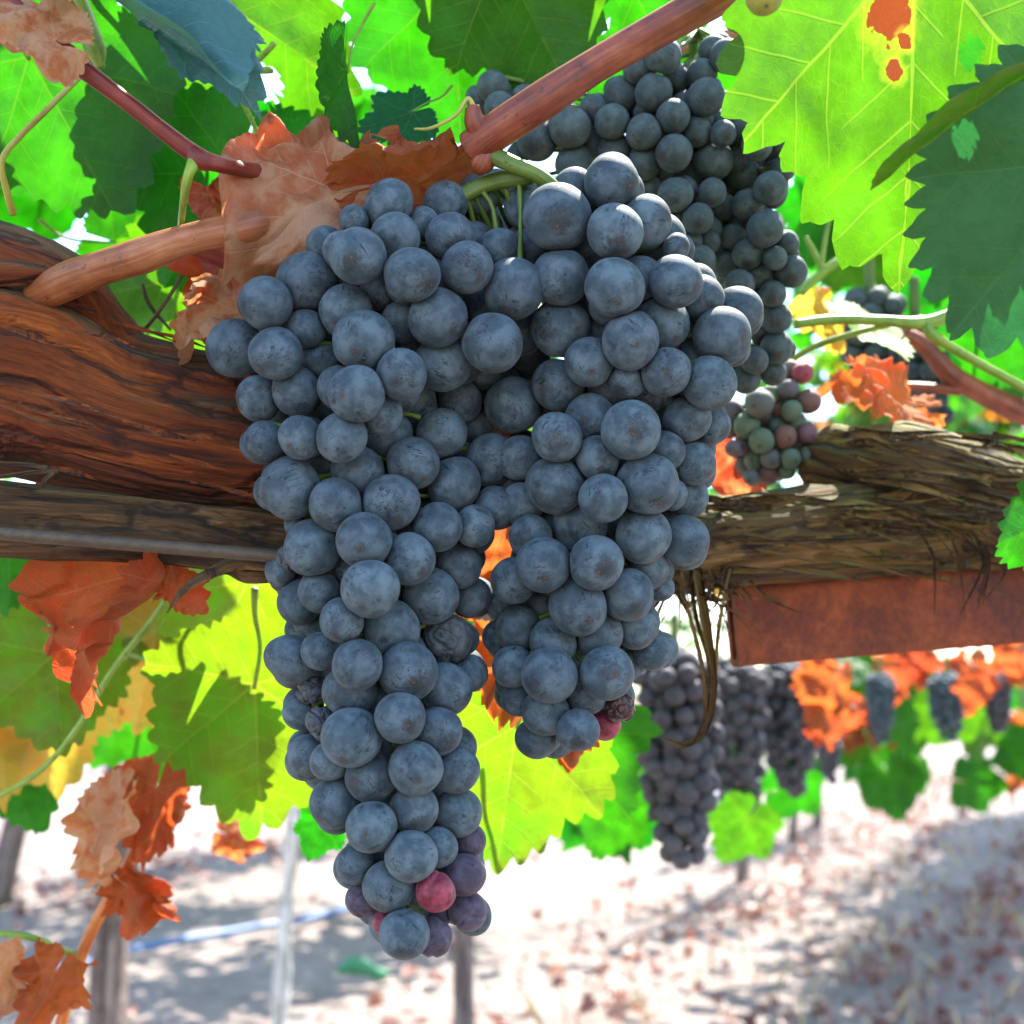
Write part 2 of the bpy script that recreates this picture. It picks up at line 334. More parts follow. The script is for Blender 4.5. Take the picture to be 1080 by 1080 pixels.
M_leaf_olive = leaf_mat('olive_leaf_blade', (0.09, 0.14, 0.02), (0.16, 0.21, 0.04), (0.21, 0.34, 0.004), (0.26, 0.32, 0.025), 0.64, mottle=((0.05, 0.12, 0.008), (0.13, 0.34, 0.004)), varhue=0.1, tert=0.15)
M_leaf_yellow = leaf_mat('yellow_leaf_blade', (0.45, 0.28, 0.03), (0.5, 0.36, 0.08), (0.9, 0.62, 0.06), (0.75, 0.5, 0.1), 0.55, mottle=((0.5, 0.2, 0.02), (0.85, 0.42, 0.04)), varhue=0.2)
M_dry_orange = leaf_mat('orange_dry_blade', (0.36, 0.085, 0.02), (0.42, 0.13, 0.045), (0.52, 0.115, 0.022), (0.40, 0.17, 0.07), 0.52, mottle=((0.22, 0.045, 0.013), (0.62, 0.10, 0.02)), rough=0.6, veinamt=0.55, tert=0.5, varhue=0.3)
M_dry_glow = leaf_mat('glowing_dry_blade', (0.50, 0.17, 0.06), (0.55, 0.22, 0.09), (0.9, 0.30, 0.06), (0.6, 0.3, 0.12), 0.6, mottle=((0.42, 0.12, 0.03), (0.85, 0.22, 0.04)), rough=0.5, veinamt=0.4, varhue=0.2)  # lighter copy of the orange dry blade, sunlit glow put into its colour
M_dry_tan = leaf_mat('tan_dry_blade', (0.50, 0.27, 0.15), (0.54, 0.31, 0.18), (0.8, 0.36, 0.13), (0.62, 0.4, 0.26), 0.45, mottle=((0.36, 0.12, 0.045), (0.7, 0.2, 0.06)), rough=0.55, veinamt=0.45, tert=0.2, varhue=0.2)
M_dry_red = leaf_mat('red_dry_blade', (0.25, 0.04, 0.015), (0.34, 0.07, 0.03), (0.7, 0.06, 0.02), (0.5, 0.16, 0.08), 0.55, mottle=((0.34, 0.11, 0.05), (0.7, 0.2, 0.07)), rough=0.55, veinamt=0.5, varhue=0.3)
def far_leaf_mat(name, stops, tstops, tmix=0.55):
    m = NT(name); gr = m.attr('gr', 'Fac')
    return m.done(m.n('MixShader', {0: tmix, 1: m.pbr(m.ramp(gr, stops), 0.5), 2: m.n('BsdfTranslucent', {'Color': m.ramp(gr, tstops)}).outputs[0]}).outputs[0])
M_far_green = far_leaf_mat('far_foliage', [(0, (0.03, 0.10, 0.02)), (0.6, (0.07, 0.16, 0.03)), (0.86, (0.11, 0.19, 0.03)), (0.9, (0.4, 0.12, 0.03)), (1, (0.42, 0.25, 0.04))],
                           [(0, (0.03, 0.26, 0.004)), (0.6, (0.08, 0.36, 0.008)), (0.86, (0.22, 0.40, 0.015)), (0.9, (0.8, 0.22, 0.03)), (1, (0.85, 0.55, 0.06))])
M_litter = far_leaf_mat('fallen_leaf', [(0, (0.13, 0.05, 0.036)), (0.4, (0.21, 0.08, 0.06)), (0.7, (0.27, 0.13, 0.105)), (1, (0.20, 0.14, 0.11))], [(0, (0.3, 0.1, 0.08)), (1, (0.4, 0.2, 0.12))], 0.2)
M_straw = far_leaf_mat('dry_straw', [(0, (0.35, 0.25, 0.13)), (1, (0.55, 0.45, 0.28))], [(0, (0.3, 0.2, 0.1)), (1, (0.4, 0.3, 0.15))], 0.2)
def soil_mat():
    m = NT('dusty_soil'); p = m.n('TexCoord').outputs['Object']
    a = m.noise(p, 1.3, 6, 0.6); b = m.noise(p, 14, 8, 0.7); c = m.noise(p, 90, 4, 0.6)
    col = m.ramp(m.math('MULTIPLY_ADD', a, 0.5, m.math('MULTIPLY', b, 0.5)), [(0.35, (0.155, 0.118, 0.102)), (0.5, (0.25, 0.20, 0.172)), (0.65, (0.33, 0.27, 0.24))])
    vo = m.n('TexVoronoi', {'Vector': p, 'Scale': 28.0}); st = m.step(vo.outputs[0], 0.34, 0.2)
    col = m.mix(m.math('MULTIPLY', st, 0.35), col, vo.outputs['Color'] and m.mix(b, (0.15, 0.12, 0.11), (0.32, 0.28, 0.26)))
    return m.done(m.pbr(col, 0.95, m.bump(m.math('ADD', m.math('ADD', b, m.math('MULTIPLY', c, 0.4)), m.math('MULTIPLY', st, 0.5)), 0.9, 0.03)))
M_soil = soil_mat()
def rust_mat():
    m = NT('rusty_steel'); p = m.n('TexCoord').outputs['Object']
    a = m.noise(p, 35, 8, 0.65, 0.4); b = m.noise(p, 260, 5, 0.7); c = m.noise(p, 12, 3)
    col = m.ramp(m.math('MULTIPLY_ADD', a, 0.65, m.math('MULTIPLY', b, 0.35)), [(0.32, (0.035, 0.007, 0.003)), (0.48, (0.15, 0.026, 0.005)), (0.62, (0.28, 0.055, 0.008)), (0.8, (0.36, 0.10, 0.025))])
    col = m.mix(m.step(c, 0.6, 0.75), col, (0.10, 0.025, 0.012))
    return m.done(m.pbr(col, 0.8, m.bump(m.math('ADD', a, b), 0.6, 0.0015)))
M_rust = rust_mat()
def rod_mat():
    m = NT('weathered_rod'); p = m.n('TexCoord').outputs['Object']
    a = m.noise(p, 90, 6, 0.7); b = m.noise(p, 700, 3, 0.6)
    return m.done(m.pbr(m.ramp(m.math('MULTIPLY_ADD', a, 0.6, m.math('MULTIPLY', b, 0.4)), [(0.35, (0.034, 0.022, 0.011)), (0.6, (0.08, 0.054, 0.028))]), 0.55, m.bump(b, 0.3, 0.0005)))
M_rod = rod_mat()
def hose_mat():
    m = NT('blue_hose'); p = m.n('TexCoord').outputs['Object']
    return m.done(m.pbr(m.mix(m.noise(p, 6, 4), (0.05, 0.12, 0.27), (0.10, 0.18, 0.33)), 0.45))
M_hose = hose_mat()
m = NT('green_hose_fitting'); p = m.n('TexCoord').outputs['Object']
M_fit = m.done(m.pbr(m.mix(m.noise(p, 20, 3), (0.02, 0.16, 0.06), (0.05, 0.24, 0.10)), 0.5))

# ------------------------------------------------------------------ ground
N = 140; gx = np.sign(np.linspace(-1, 1, N)) * np.abs(np.linspace(-1, 1, N)) ** 4 * 150
X, Y = np.meshgrid(gx, gx + 3.5)
pp = np.stack([X.ravel(), Y.ravel(), np.zeros(N * N)], 1); near = np.exp(-((pp[:, 0]) ** 2 + (pp[:, 1] - 4) ** 2) / 60)
pp[:, 2] = (fbm(pp * np.array([1.7, 1.7, 1]), 4) * 0.022 - 0.02) * near
gf = [(j * N + i, j * N + i + 1, (j + 1) * N + i + 1, (j + 1) * N + i) for j in range(N - 1) for i in range(N - 1)]
go = link('ground', mesh('ground', pp, gf, M_soil)); tag(go, kind='structure')

LOBE = np.array([[0, 0], [0.22, -0.12], [0.5, -0.28], [0.42, 0.05], [0.75, 0.3], [0.45, 0.42], [0.38, 0.62], [0, 1.0],
                 [-0.38, 0.62], [-0.45, 0.42], [-0.75, 0.3], [-0.42, 0.05], [-0.5, -0.28], [-0.22, -0.12]])
def leaf_cloud(pos, size, nrm_bias, rng, flat=False, fold=0.35):
    n = len(pos); base = np.column_stack([LOBE[:, 0], LOBE[:, 1] - 0.2, np.zeros(len(LOBE))])
    nv = len(LOBE) + 1; V = np.zeros((n, nv, 3))
    d = rng.normal(size=(n, 3)); nn = rng.normal(size=(n, 3)) * 0.7 + nrm_bias
    nn /= np.linalg.norm(nn, axis=1)[:, None]; d -= nn * (d * nn).sum(1)[:, None]; d /= np.linalg.norm(d, axis=1)[:, None]; e = np.cross(d, nn)
    s = size * rng.uniform(0.6, 1.15, n)
    fo = rng.uniform(-fold, fold, n); dr = rng.uniform(-0.1, fold, n)
    full = np.vstack([base, [[0, 0.25, 0]]])
    for k in range(nv):
        x, y, _ = full[k]; z = fo * abs(x) - dr * y * y * 0.7 + (0.1 * rng.normal(size=n) if k < nv - 1 else 0)
        V[:, k] = pos + (e * x + d * y + nn * np.asarray(z)[:, None]) * s[:, None]
    F = []; m_ = len(LOBE)
    for i in range(n):
        o = i * nv; F += [(o + k, o + (k + 1) % m_, o + m_) for k in range(m_)]
    return V.reshape(-1, 3), F, {'gr': np.repeat(rng.uniform(0, 1, n), nv)}
rl = np.random.default_rng(3)
# fallen leaves, thick below the vine rows and sparse on the sunny path between them
def row_dist(x, y):
    q = [np.abs((x - a) * 0.90 - (y - b) * 0.44) for a, b in ((-0.13, 2.9), (-1.9, 5.1), (1.55, 3.6))]
    return np.minimum(np.minimum(q[0], q[1]), q[2])
lx = rl.uniform(-5, 7, 30000); ly = rl.uniform(1.5, 12, 30000)
keep = rl.uniform(0, 1, 30000) < np.where((lx - 0.42) * 0.866 - (ly - 3.0) * 0.5 + 0.12 * np.sin(ly * 5) > 0, 0.9, np.clip(0.60 - row_dist(lx, ly) * 1.0, 0.012, 1))
lx, ly = lx[keep], ly[keep]
lp = np.column_stack([lx, ly, rl.uniform(0.0, 0.02, len(lx)) + 0.004])
o = add('leaf_litter', leaf_cloud(lp, 0.042, np.array([0, 0, 1.6]), rl, fold=0.8), M_litter); tag(o, 'dry reddish brown fallen leaves strewn over the dusty ground', 'leaf litter', kind='stuff')
gp_ = []; 
for _ in range(900):
    x = rl.uniform(0.0, 4.5); y = rl.uniform(2.6, 8); 
    if abs((x - 1.0) * 0.9 - (y - 3.4) * 0.5) > 0.7: continue
    h = rl.uniform(0.04, 0.15); a = rl.uniform(0, 6.28); l = rl.uniform(0, 0.09)
    gp_.append(((x, y), (x + math.cos(a) * l, y + math.sin(a) * l), h))
V = []; F = []
for (a, b, h) in gp_:
    k = len(V); V += [(a[0] - 0.003, a[1], -0.01), (a[0] + 0.003, a[1], -0.01), ((a[0] + b[0]) / 2 + 0.002, (a[1] + b[1]) / 2, h * 0.65), (b[0], b[1], h)]
    F += [(k, k + 1, k + 2), (k, k + 2, k + 3)]
o = link('dry_grass', mesh('dry_grass', V, F, M_straw, {'gr': rl.uniform(0, 1, len(V))})); tag(o, 'thin dry straw standing among the fallen leaves at right', 'grass', kind='stuff')

# ------------------------------------------------------------------ vine rows behind: trunk + crown each
def grapevine(x, y, label, h=1.0, spread=0.65, nleaf=260, group=None, seed=0, thick=0.04, zlo=0.9, zhi=1.75, mat=None, lean=0.05, off=0.0):
    rg = np.random.default_rng(100 + seed)
    t = thing('grapevine', label, 'grapevine', (x, y, 0), group)
    pts = [(0, 0, -0.03), (lean * 0.3 + rg.normal() * 0.015, rg.normal() * 0.02, h * 0.35), (lean * 0.6, rg.normal() * 0.03, h * 0.7), (lean, 0, h)]
    add('trunk', tube(pts, [thick * 1.2, thick, thick * 0.9, thick], 24, 12, (0.006, 40, 6), seed), mat or M_bark_far, t)
    arms = []
    if off:  # off swings the crown sideways to steer where its shadow falls
        arms.append(tube([(lean, 0, h - 0.03), (lean + off * .5, 0.02, h + 0.04), (lean + off, 0, h)], [thick * .8, thick * .6, thick * .5], 14, 8, (0.004, 40, 6), seed)); lean += off
    for k in (-1, 1):
        arms.append(tube([(lean, 0, h - 0.02), (lean + k * 0.2, k * 0.38 * 0.9, h + 0.03), (lean + k * spread * 0.5, k * spread * 0.85, h)], [thick * 0.8, thick * 0.6, thick * 0.4], 14, 8, (0.004, 40, 6), seed + 3))
    for k in range(12):
        u = rg.uniform(-1, 1); p0 = np.array([lean + u * spread * 0.5, u * spread * 0.85, h]); q = p0 + [rg.normal() * 0.12, rg.normal() * 0.12, rg.uniform(0.3, 0.7)]
        arms.append(tube([p0, (p0 + q) / 2 + rg.normal(size=3) * 0.04, q], [0.006, 0.005, 0.003], 8, 5))
    add('branch', join(arms), M_bark_far, t)
    u = rg.uniform(-1, 1, nleaf); c = rg.integers(0, 26, nleaf); cc = rg.uniform(-1, 1, (26, 3))
    pos = np.column_stack([lean + u * spread * 0.5 + rg.normal(size=nleaf) * 0.17 + cc[c, 0] * 0.12, u * spread * 0.85 + rg.normal(size=nleaf) * 0.17, zlo + (zhi - zlo) * np.clip(0.5 + 0.42 * cc[c, 2] + rg.normal(size=nleaf) * 0.13, -0.12, 1.1)])
    add('crown', leaf_cloud(pos, 0.085, np.array([0.1, -0.2, 0.7]), rg), M_far_green, t)
    return t
gi = 0
for (x, y, lab) in ((-0.10, 2.85, 'grapevine trunk standing just below the tip of the long left cluster'), (-0.28, 4.6, 'leafy grapevine added for ground shade, trunk hidden behind the long cluster tip'), (0.93, 5.4, 'leafy grapevine farther back, trunk below the distant hanging clusters'),  # the vine hidden behind the cluster tip is added to shade the ground
                    (1.48, 7.0, 'small far grapevine with slim dark trunk beside the sunlit path'), (1.75, 7.6, 'tiny distant grapevine beyond the sunlit path under the rusty beam')):
    grapevine(x, y, lab, group='grapevines of the middle row', seed=gi, nleaf=640 if y < 5 else 110, zlo=0.92 if gi else 1.05, thick=0.022); gi += 1
for (x, y, lab) in ((-1.93, 5.0, 'leaning dark grapevine trunk at the left edge with sunlit side'), (-1.05, 6.7, 'grapevine in the left row behind the dry orange leaves'), (-0.2, 8.4, 'distant grapevine in the left row behind the long cluster'), (-1.5, 5.1, 'grapevine added for shade, hidden behind the bent orange shoot at lower left'), (-2.9, 3.3, 'near grapevine of the left row just outside the left edge')):  # the vine behind the bent shoot is added only for more shade at left
    grapevine(x, y, lab, group='grapevines of the left row', seed=gi, nleaf=600, zlo=0.85, thick=0.045, lean=0.22 if gi == 5 else 0.05, off=0.55 if x == -1.5 else 0); gi += 1
for (x, y, lab) in ((1.80, 4.0, 'grapevine of the right row shading the leaf littered ground'), (2.35, 5.3, 'grapevine of the right row at the far right edge'), (2.95, 6.7, 'far grapevine of the right row beyond the littered ground'), (3.6, 8.2, 'last distant grapevine of the right row')):
    grapevine(x, y, lab, group='grapevines of the right row', seed=gi, nleaf=1100, zlo=1.22, zhi=2.1, spread=0.95, h=1.2, off=-0.5); gi += 1
for k in range(7):
    grapevine(-4 + k * 1.9, 12 + k * 1.2, 'faraway leafy grapevine at the end of the sunny vineyard', group='faraway grapevines', seed=30 + k, nleaf=420, zlo=0.55, zhi=1.7, spread=1.3)

# wooden post at lower left and the stake coloured sunlit white, blue hose, hose fitting
p0 = G(112, 1110); t = thing('wooden_post', 'weathered grey wooden post behind dry orange leaves at lower left', 'post', p0)
add('post_shaft', tube([(0, 0, -0.05), (0.0, 0, 0.25), (0.004, 0.01, 0.5), (0.01, 0.0, 0.62)], [0.042, 0.040, 0.038, 0.036], 30, 24, (0.004, 60, 5), 5), M_bark_far, t)
add('post_wire', tube([(0.0, -0.043, 0.0), (0.004, -0.045, 0.3), (0.012, -0.044, 0.6)], 0.004, 20, 6), M_rod, t)
p0 = G(290, 1120); t = thing('vine_stake', 'thin knobbly white sunlit stake below the large green leaf', 'stake', p0)
add('stake_shaft', tube([(0, 0, -0.05), (0.012, 0, 0.2), (0.02, 0.01, 0.4), (0.035, 0, 0.62)], [0.017, 0.014, 0.013, 0.011], 60, 14, (0.006, 50, 25), 8), M_bark_sunlit, t)
hp = [G(-40, 1060), G(150, 1004), G(260, 984), G(370, 960), G(560, 893), G(650, 868), G(760, 840)]
o = add('irrigation_hose', tube([q + np.array([0, 0, 0.012]) for q in hp], 0.013, 80, 10), M_hose, None, hp[3]); tag(o, 'long pale blue irrigation hose lying across the ground', 'hose')
p0 = G(375, 1033); o = add('hose_fitting', join([tube([p0 + [-0.05, 0, 0.02], p0 + [0, 0.01, 0.035], p0 + [0.06, 0, 0.015]], [0.012, 0.026, 0.014], 16, 12), tube([p0 + [0.05, 0, 0.016], p0 + [0.085, 0.01, 0.01]], [0.02, 0.012], 6, 12)]), M_fit, None, p0); tag(o, 'small green plastic fitting lying on the littered ground', 'fitting')

# ------------------------------------------------------------------ cordon wood, beam, rod
def pts(*q): return [P(*x) for x in q]
def pr(px, d): return px * d / FPX
c0 = P(100, 430, 0.47); t = thing('vine_cordon', 'thick red brown gnarled vine arm entering from the left', 'vine wood', c0)
add('wood', tube(pts((-260, 330, 0.40), (-100, 375, 0.44), (20, 398, 0.465), (130, 440, 0.475), (260, 462, 0.49), (400, 470, 0.50), (520, 480, 0.52)), [pr(88, .42), pr(88, .44), pr(84, .465), pr(73, .475), pr(70, .49), pr(74, .5), pr(50, .52)], 240, 170, (0.0068, 42, 6), 1), M_bark_red, t, c0)
add('knot', join([tube(pts((-40, 250, .47), (20, 275, 0.462), (70, 300, 0.462), (115, 350, 0.468), (170, 400, 0.485)), [pr(22, .46), pr(30, .46), pr(30, .46), pr(24, .46), pr(14, .48)], 60, 50, (0.0022, 130, 20), 12),
                tube(pts((-40, 292, .44), (10, 288, 0.44), (48, 290, 0.445)), [pr(16, .44), pr(15, .44), pr(12, .44)], 40, 30, (0.0018, 160, 12), 14)]), M_bark_red, t, c0)
sp = []
for k in range(16):
    x0 = random.uniform(-20, 230); y0 = 330 + x0 * 0.30 + random.uniform(-30, 150); L = random.uniform(40, 130); d = 0.412 + 0.0002 * x0 + abs(y0 - 400 - x0 * .28) ** 2 * 3e-6
    sp.append(ribbon(pts((x0, y0, d), (x0 + L * .5, y0 + L * .13 + random.uniform(-4, 4), d - 0.0015), (x0 + L, y0 + L * .28, d + 0.003)), [0.0008, random.uniform(.0012, .0028), 0.0004], 14, random.uniform(-.5, .5), 0.3, random.uniform(-.3, .3)))
o = add('bark_strip', join(sp), M_bark_red, t, c0); o['kind'] = 'stuff'
c0 = P(100, 548, 0.46); t = thing('vine_branch', 'dark flaking branch lying along the underside of the red arm', 'vine wood', c0)
add('wood', tube(pts((-120, 538, 0.44), (0, 546, 0.45), (150, 556, 0.462), (290, 572, 0.475), (420, 590, 0.49)), [pr(36, .45), pr(36, .45), pr(34, .46), pr(36, .47), pr(30, .49)], 150, 100, (0.0026, 150, 8), 3), M_bark_old, t, c0)
add('bark_strip', ribbon(pts((300, 598, .44), (250, 592, .437), (215, 606, .435), (192, 622, .434), (176, 646, .436)), [.004, .006, .0055, .004, .0012], 24, 0.6, .35, 0.4), M_bark_old, t, c0)
add('bark_strip', ribbon(pts((300, 606, .445), (262, 606, .44), (235, 600, .44), (205, 618, .44)), [.005, .006, .004, .001], 20, -.5, .3, 0.2), M_bark_old, t, c0)
for q in (((62, 497, .43), (30, 499, .428), (0, 503, .427), (-40, 508, .43)), ((50, 494, .43), (20, 490, .428), (-30, 488, .427)), ((58, 497, .43), (48, 506, .428), (44, 514, .427))):
    add('twig', tube(pts(*q), [.0012, .0009, .0007, .0005][:len(q)], 12, 6), M_bark_old, t, c0)
rp = pts((-120, 549, 0.415), (0, 562, 0.418), (290, 586, 0.43), (330, 589, .432)); o = add('support_rod', tube(rp, pr(7.5, .42), 60, 20), M_rod, None, rp[1]); tag(o, 'smooth grey brown rod running straight under the dark branch', 'rod')

c0 = P(850, 560, 0.6); t = thing('vine_cordon', 'shaggy olive brown vine arm resting on the rusty beam at right', 'vine wood', c0)
add('wood', join([tube(pts((560, 600, .52), (660, 590, .54), (760, 572, 0.56), (860, 562, 0.58), (950, 556, 0.60), (1030, 558, .615), (1110, 575, .63)), [pr(30, .52), pr(44, .54), pr(49, .56), pr(50, .58), pr(50, .6), pr(42, .615), pr(25, .63)], 150, 110, (0.0030, 120, 9), 6),
                  tube(pts((852, 480, .62), (885, 490, .605), (950, 505, .595), (1010, 522, .6), (1070, 540, .605), (1170, 560, .62)), [pr(18, .6), pr(40, .6), pr(55, .6), pr(54, .6), pr(50, .6), pr(44, .6)], 110, 90, (0.0032, 120, 9), 7)]), M_bark_olive, t, c0)
sp = []
rs = random.Random(5)
for k in range(150):
    x0 = rs.uniform(690, 980); L = rs.uniform(50, 170); y0 = rs.uniform(525, 605); d = 0.535 + (x0 - 690) * .00018 + abs(y0 - 562) * 2e-4
    if k % 2: x0 = rs.uniform(865, 1060); y0 = rs.uniform(448, 560); L = rs.uniform(50, 120); d = 0.55 + (x0 - 870) * .00015 + ((y0 - 505) / 55) ** 2 * .014
    sl_ = rs.uniform(-.05, .12) if not k % 2 else rs.uniform(.0, .28)
    sp.append(ribbon(pts((x0, y0, d), (x0 + L * .5, y0 + L * .5 * sl_ + rs.uniform(-8, 8), d - .003), (x0 + L, y0 + L * sl_ + rs.uniform(-10, 14), d + rs.uniform(-.006, .006))), [.0012, rs.uniform(.0015, .004), .0005], 14, rs.uniform(-1, 1), .3, rs.uniform(-.5, .5)))
for k in range(46):
    x0 = rs.uniform(690, 790); y0 = rs.uniform(590, 625); d = rs.uniform(.53, .56); a = rs.uniform(-60, 70)
    sp.append(ribbon(pts((x0, y0, d), (x0 + a * .4, y0 + rs.uniform(8, 34), d - .008), (x0 + a, y0 + rs.uniform(14, 62), d - .004)), [.001, rs.uniform(.0008, .002), .0004], 14, rs.uniform(-1, 1), .3, rs.uniform(-.5, .5)))
for k in range(9):
    x0 = rs.uniform(960, 1060); sp.append(ribbon(pts((x0, 560, .57), (x0 + rs.uniform(10, 40), 590, .565), (x0 + rs.uniform(0, 30), rs.uniform(610, 660), .57)), [.001, .0015, .0005], 14, .8, .3, rs.uniform(-1, 1)))
o = add('bark_strip', join(sp), M_bark_olive, t, c0); o['kind'] = 'stuff'
HB = [[(735, 600, .535), (742, 640, .53), (750, 690, .528), (752, 735, .528), (742, 772, .528), (722, 786, .53), (700, 778, .533)], [(728, 600, .532), (735, 650, .528), (748, 700, .526), (748, 745, .526), (735, 778, .527)],
      [(705, 610, .535), (725, 640, .53), (738, 690, .53), (747, 720, .531)], [(770, 600, .535), (762, 640, .53), (757, 680, .53), (756, 730, .53)], [(715, 600, .53), (728, 650, .527), (741, 700, .526), (744, 760, .526), (728, 784, .528), (712, 782, .53)]]
for k, q in enumerate(HB):
    wd = [.0030, .0034, .0030, .0032, .0030, .0022, .0008][:len(q)]; wd[-1] = .0006
    add('hanging_bark', ribbon(pts(*q), np.array(wd) * (1.25 if k == 0 else .7), 44, 0.7 + .3 * k, .5, 0.2 + .4 * k), M_bark_olive, t, c0)

def beam(a, b, hgt, dep, wall=0.004):
    a, b = np.asarray(a), np.asarray(b); t_ = (b - a) / np.linalg.norm(b - a); u = np.array([0, 0, 1.0]) - t_ * t_[2]; u /= np.linalg.norm(u); s = np.cross(t_, u)
    def ring(c, h, d, bv):
        q = []
        for (sx, sy) in ((1, 1), (-1, 1), (-1, -1), (1, -1)):
            cx, cy = sx * (d / 2 - bv), sy * (h / 2 - bv)
            a0 = math.atan2(sy, sx)
            for k in (-1, -0.33, 0.33, 1): q.append(c + s * (cx + bv * math.cos(a0 + k * math.pi / 4)) + u * (cy + bv * math.sin(a0 + k * math.pi / 4)))
        return np.array(q)
    n = 40; V = []; F = []
    for k in range(n): V.append(ring(a + (b - a) * k / (n - 1), hgt, dep, .003))
    V.append(ring(a, hgt - 2 * wall, dep - 2 * wall, .002)); V.append(ring(a + t_ * 0.3, hgt - 2 * wall, dep - 2 * wall, .002))
    V = np.vstack(V)
    for k in range(n - 1): F += [(k * 16 + j, (k + 1) * 16 + j, (k + 1) * 16 + (j + 1) % 16, k * 16 + (j + 1) % 16) for j in range(16)]
    F += [(j, (j + 1) % 16, n * 16 + (j + 1) % 16, n * 16 + j) for j in range(16)]
    F += [(n * 16 + j, n * 16 + (j + 1) % 16, (n + 1) * 16 + (j + 1) % 16, (n + 1) * 16 + j) for j in range(16)]
    F.append(tuple((n - 1) * 16 + j for j in range(15, -1, -1)))
    V = V + (fbm(V * 120, 3) * 0.0002)[:, None]
    return V, F, {}
bm0 = P(772, 660, 0.575); o = add('steel_beam', beam(bm0, P(1260, 624, 0.645), pr(86, .575), 0.010, 0.003), M_rust, None, bm0, smooth=False); tag(o, 'rusty square steel beam carrying the shaggy vine arm at right', 'beam')

# ------------------------------------------------------------------ canes, shoots
def cane(name, label, q, rad, mat, n=50, nodes=(), disp=(0.0004, 260, 12), group=None, cat='cane', extra=None):
    pp_ = pts(*q); rr = [pr(r_, x[2]) for r_, x in zip(rad, q)]
    t = thing(name, label, cat, pp_[0], group)
    add('shaft', tube(pp_, rr, n, 20, disp, len(label)), mat, t, pp_[0])
    for (qq, rad2, m2, nm) in (extra or ()):
        add(nm, tube(pts(*qq), [pr(r_, x[2]) for r_, x in zip(rad2, qq)], 24, 12, (0.0002, 260, 20), 3), m2, t, pp_[0])
    return t
cane('vine_cane', 'smooth reddish cane slanting across the top above the clusters', [(500, 158, .43), (522, 140, .425), (570, 108, .42), (630, 68, .42), (700, 28, .42), (762, -8, .42), (790, -30, .425)], [21, 19, 19.5, 17, 18, 20, 18], M_cane_red, 90, extra=[
    ([(525, 150, .428), (503, 132, .424), (498, 112, .422)], [15, 12, 8], M_cane_red, 'node_stub'), ([(500, 115, .423), (493, 104, .423), (480, 122, .42), (455, 135, .418), (437, 136, .418)], [3, 2.2, 1.8, 1.6, 1], M_yellow_stem, 'tendril'),
    ([(515, 155, .43), (508, 172, .428), (503, 182, .43)], [17, 14, 6], M_cane_red, 'node_stub'), ([(515, 162, .428), (545, 175, .425), (568, 185, .425), (590, 206, .43), (600, 240, .44)], [10, 9, 8.5, 7.5, 5], M_rachis, 'cluster_stalk')])
cane('vine_cane', 'thin red cane running down from the upper left corner', [(-30, -25, .40), (30, 18, .40), (62, 52, .40), (140, 112, .405), (205, 162, .41), (240, 175, .415), (290, 184, .455), (330, 194, .50)], [8, 10, 10, 8, 9, 8, 7.5, 6], M_cane_dark, 80, extra=[
    ([(60, 50, .4), (72, 58, .399), (85, 66, .4)], [10, 12, 8], M_cane_dark, 'node_stub'), ([(200, 158, .41), (212, 168, .409), (222, 174, .41)], [9, 11, 8], M_cane_dark, 'node_stub'), ([(208, 165, .41), (198, 188, .408), (192, 225, .425), (190, 252, .455)], [8, 5, 3.5, 3], M_green_stem, 'shoot')])
cane('vine_cane', 'stout orange tan cane rising from the knotted arm toward the dry leaves', [(40, 312, .45), (75, 295, .44), (110, 282, .435), (150, 270, .43), (190, 255, .428), (265, 238, .432), (320, 222, .47), (380, 200, .50), (450, 175, .51)], [18, 20, 18, 19, 16, 17, 15, 13, 12], M_cane_tan, 90, (0.0005, 220, 10))
cane('vine_cane', 'short blurred brown cane crossing near the top left', [(262, -30, .60), (235, -2, .6), (192, 38, .6), (150, 80, .62)], [7, 8, 8, 6], M_cane_tan)
cane('vine_cane', 'thin tan cane behind the back cluster at the top', [(700, 62, .56), (740, 45, .56), (800, 28, .57), (880, 5, .6)], [7, 7.5, 7, 6], M_cane_tan)
cane('vine_cane', 'blurred red cane leaving toward the right edge', [(940, 345, .70), (975, 365, .70), (1010, 400, .70), (1085, 437, .72), (1150, 450, .74)], [6, 9, 11, 13, 13], M_cane_red, extra=[([(935, 408, .7), (970, 408, .7), (1012, 412, .7)], [4, 5, 6], M_cane_red, 'side_shoot')])
cane('green_shoot', 'green shoot crossing under the dark leaf at the right', [(838, 342, .60), (880, 337, .60), (930, 338, .60), (975, 340, .60), (1020, 325, .60), (1085, 298, .60), (1150, 270, .6)], [4.5, 5, 5, 6.5, 6.5, 7, 7], M_green_stem, 60, cat='shoot', extra=[
    ([(978, 338, .6), (982, 352, .598), (1010, 370, .6), (1045, 390, .6), (1090, 414, .6)], [5, 6, 5, 5, 5], M_green_stem, 'side_shoot'), ([(826, 385, .62), (860, 365, .61), (900, 352, .605), (940, 342, .6)], [3.5, 3.5, 3.2, 3], M_green_stem, 'side_shoot'), ([(972, 334, .6), (962, 340, .598), (958, 350, .6), (950, 358, .6)], [1.5, 1.2, 1, 1], M_cane_red, 'tendril')])
cane('green_shoot', 'green shoot forking behind the large yellow green leaf', [(845, 310, .66), (862, 292, .66), (885, 275, .66), (910, 260, .67)], [4, 5, 5, 4], M_green_stem, cat='shoot', extra=[([(868, 285, .66), (858, 265, .66), (850, 250, .66)], [3, 3, 2.5], M_green_stem, 'side_shoot'), ([(866, 286, .66), (870, 255, .66), (876, 225, .66)], [2.5, 2.5, 2], M_green_stem, 'side_shoot')])
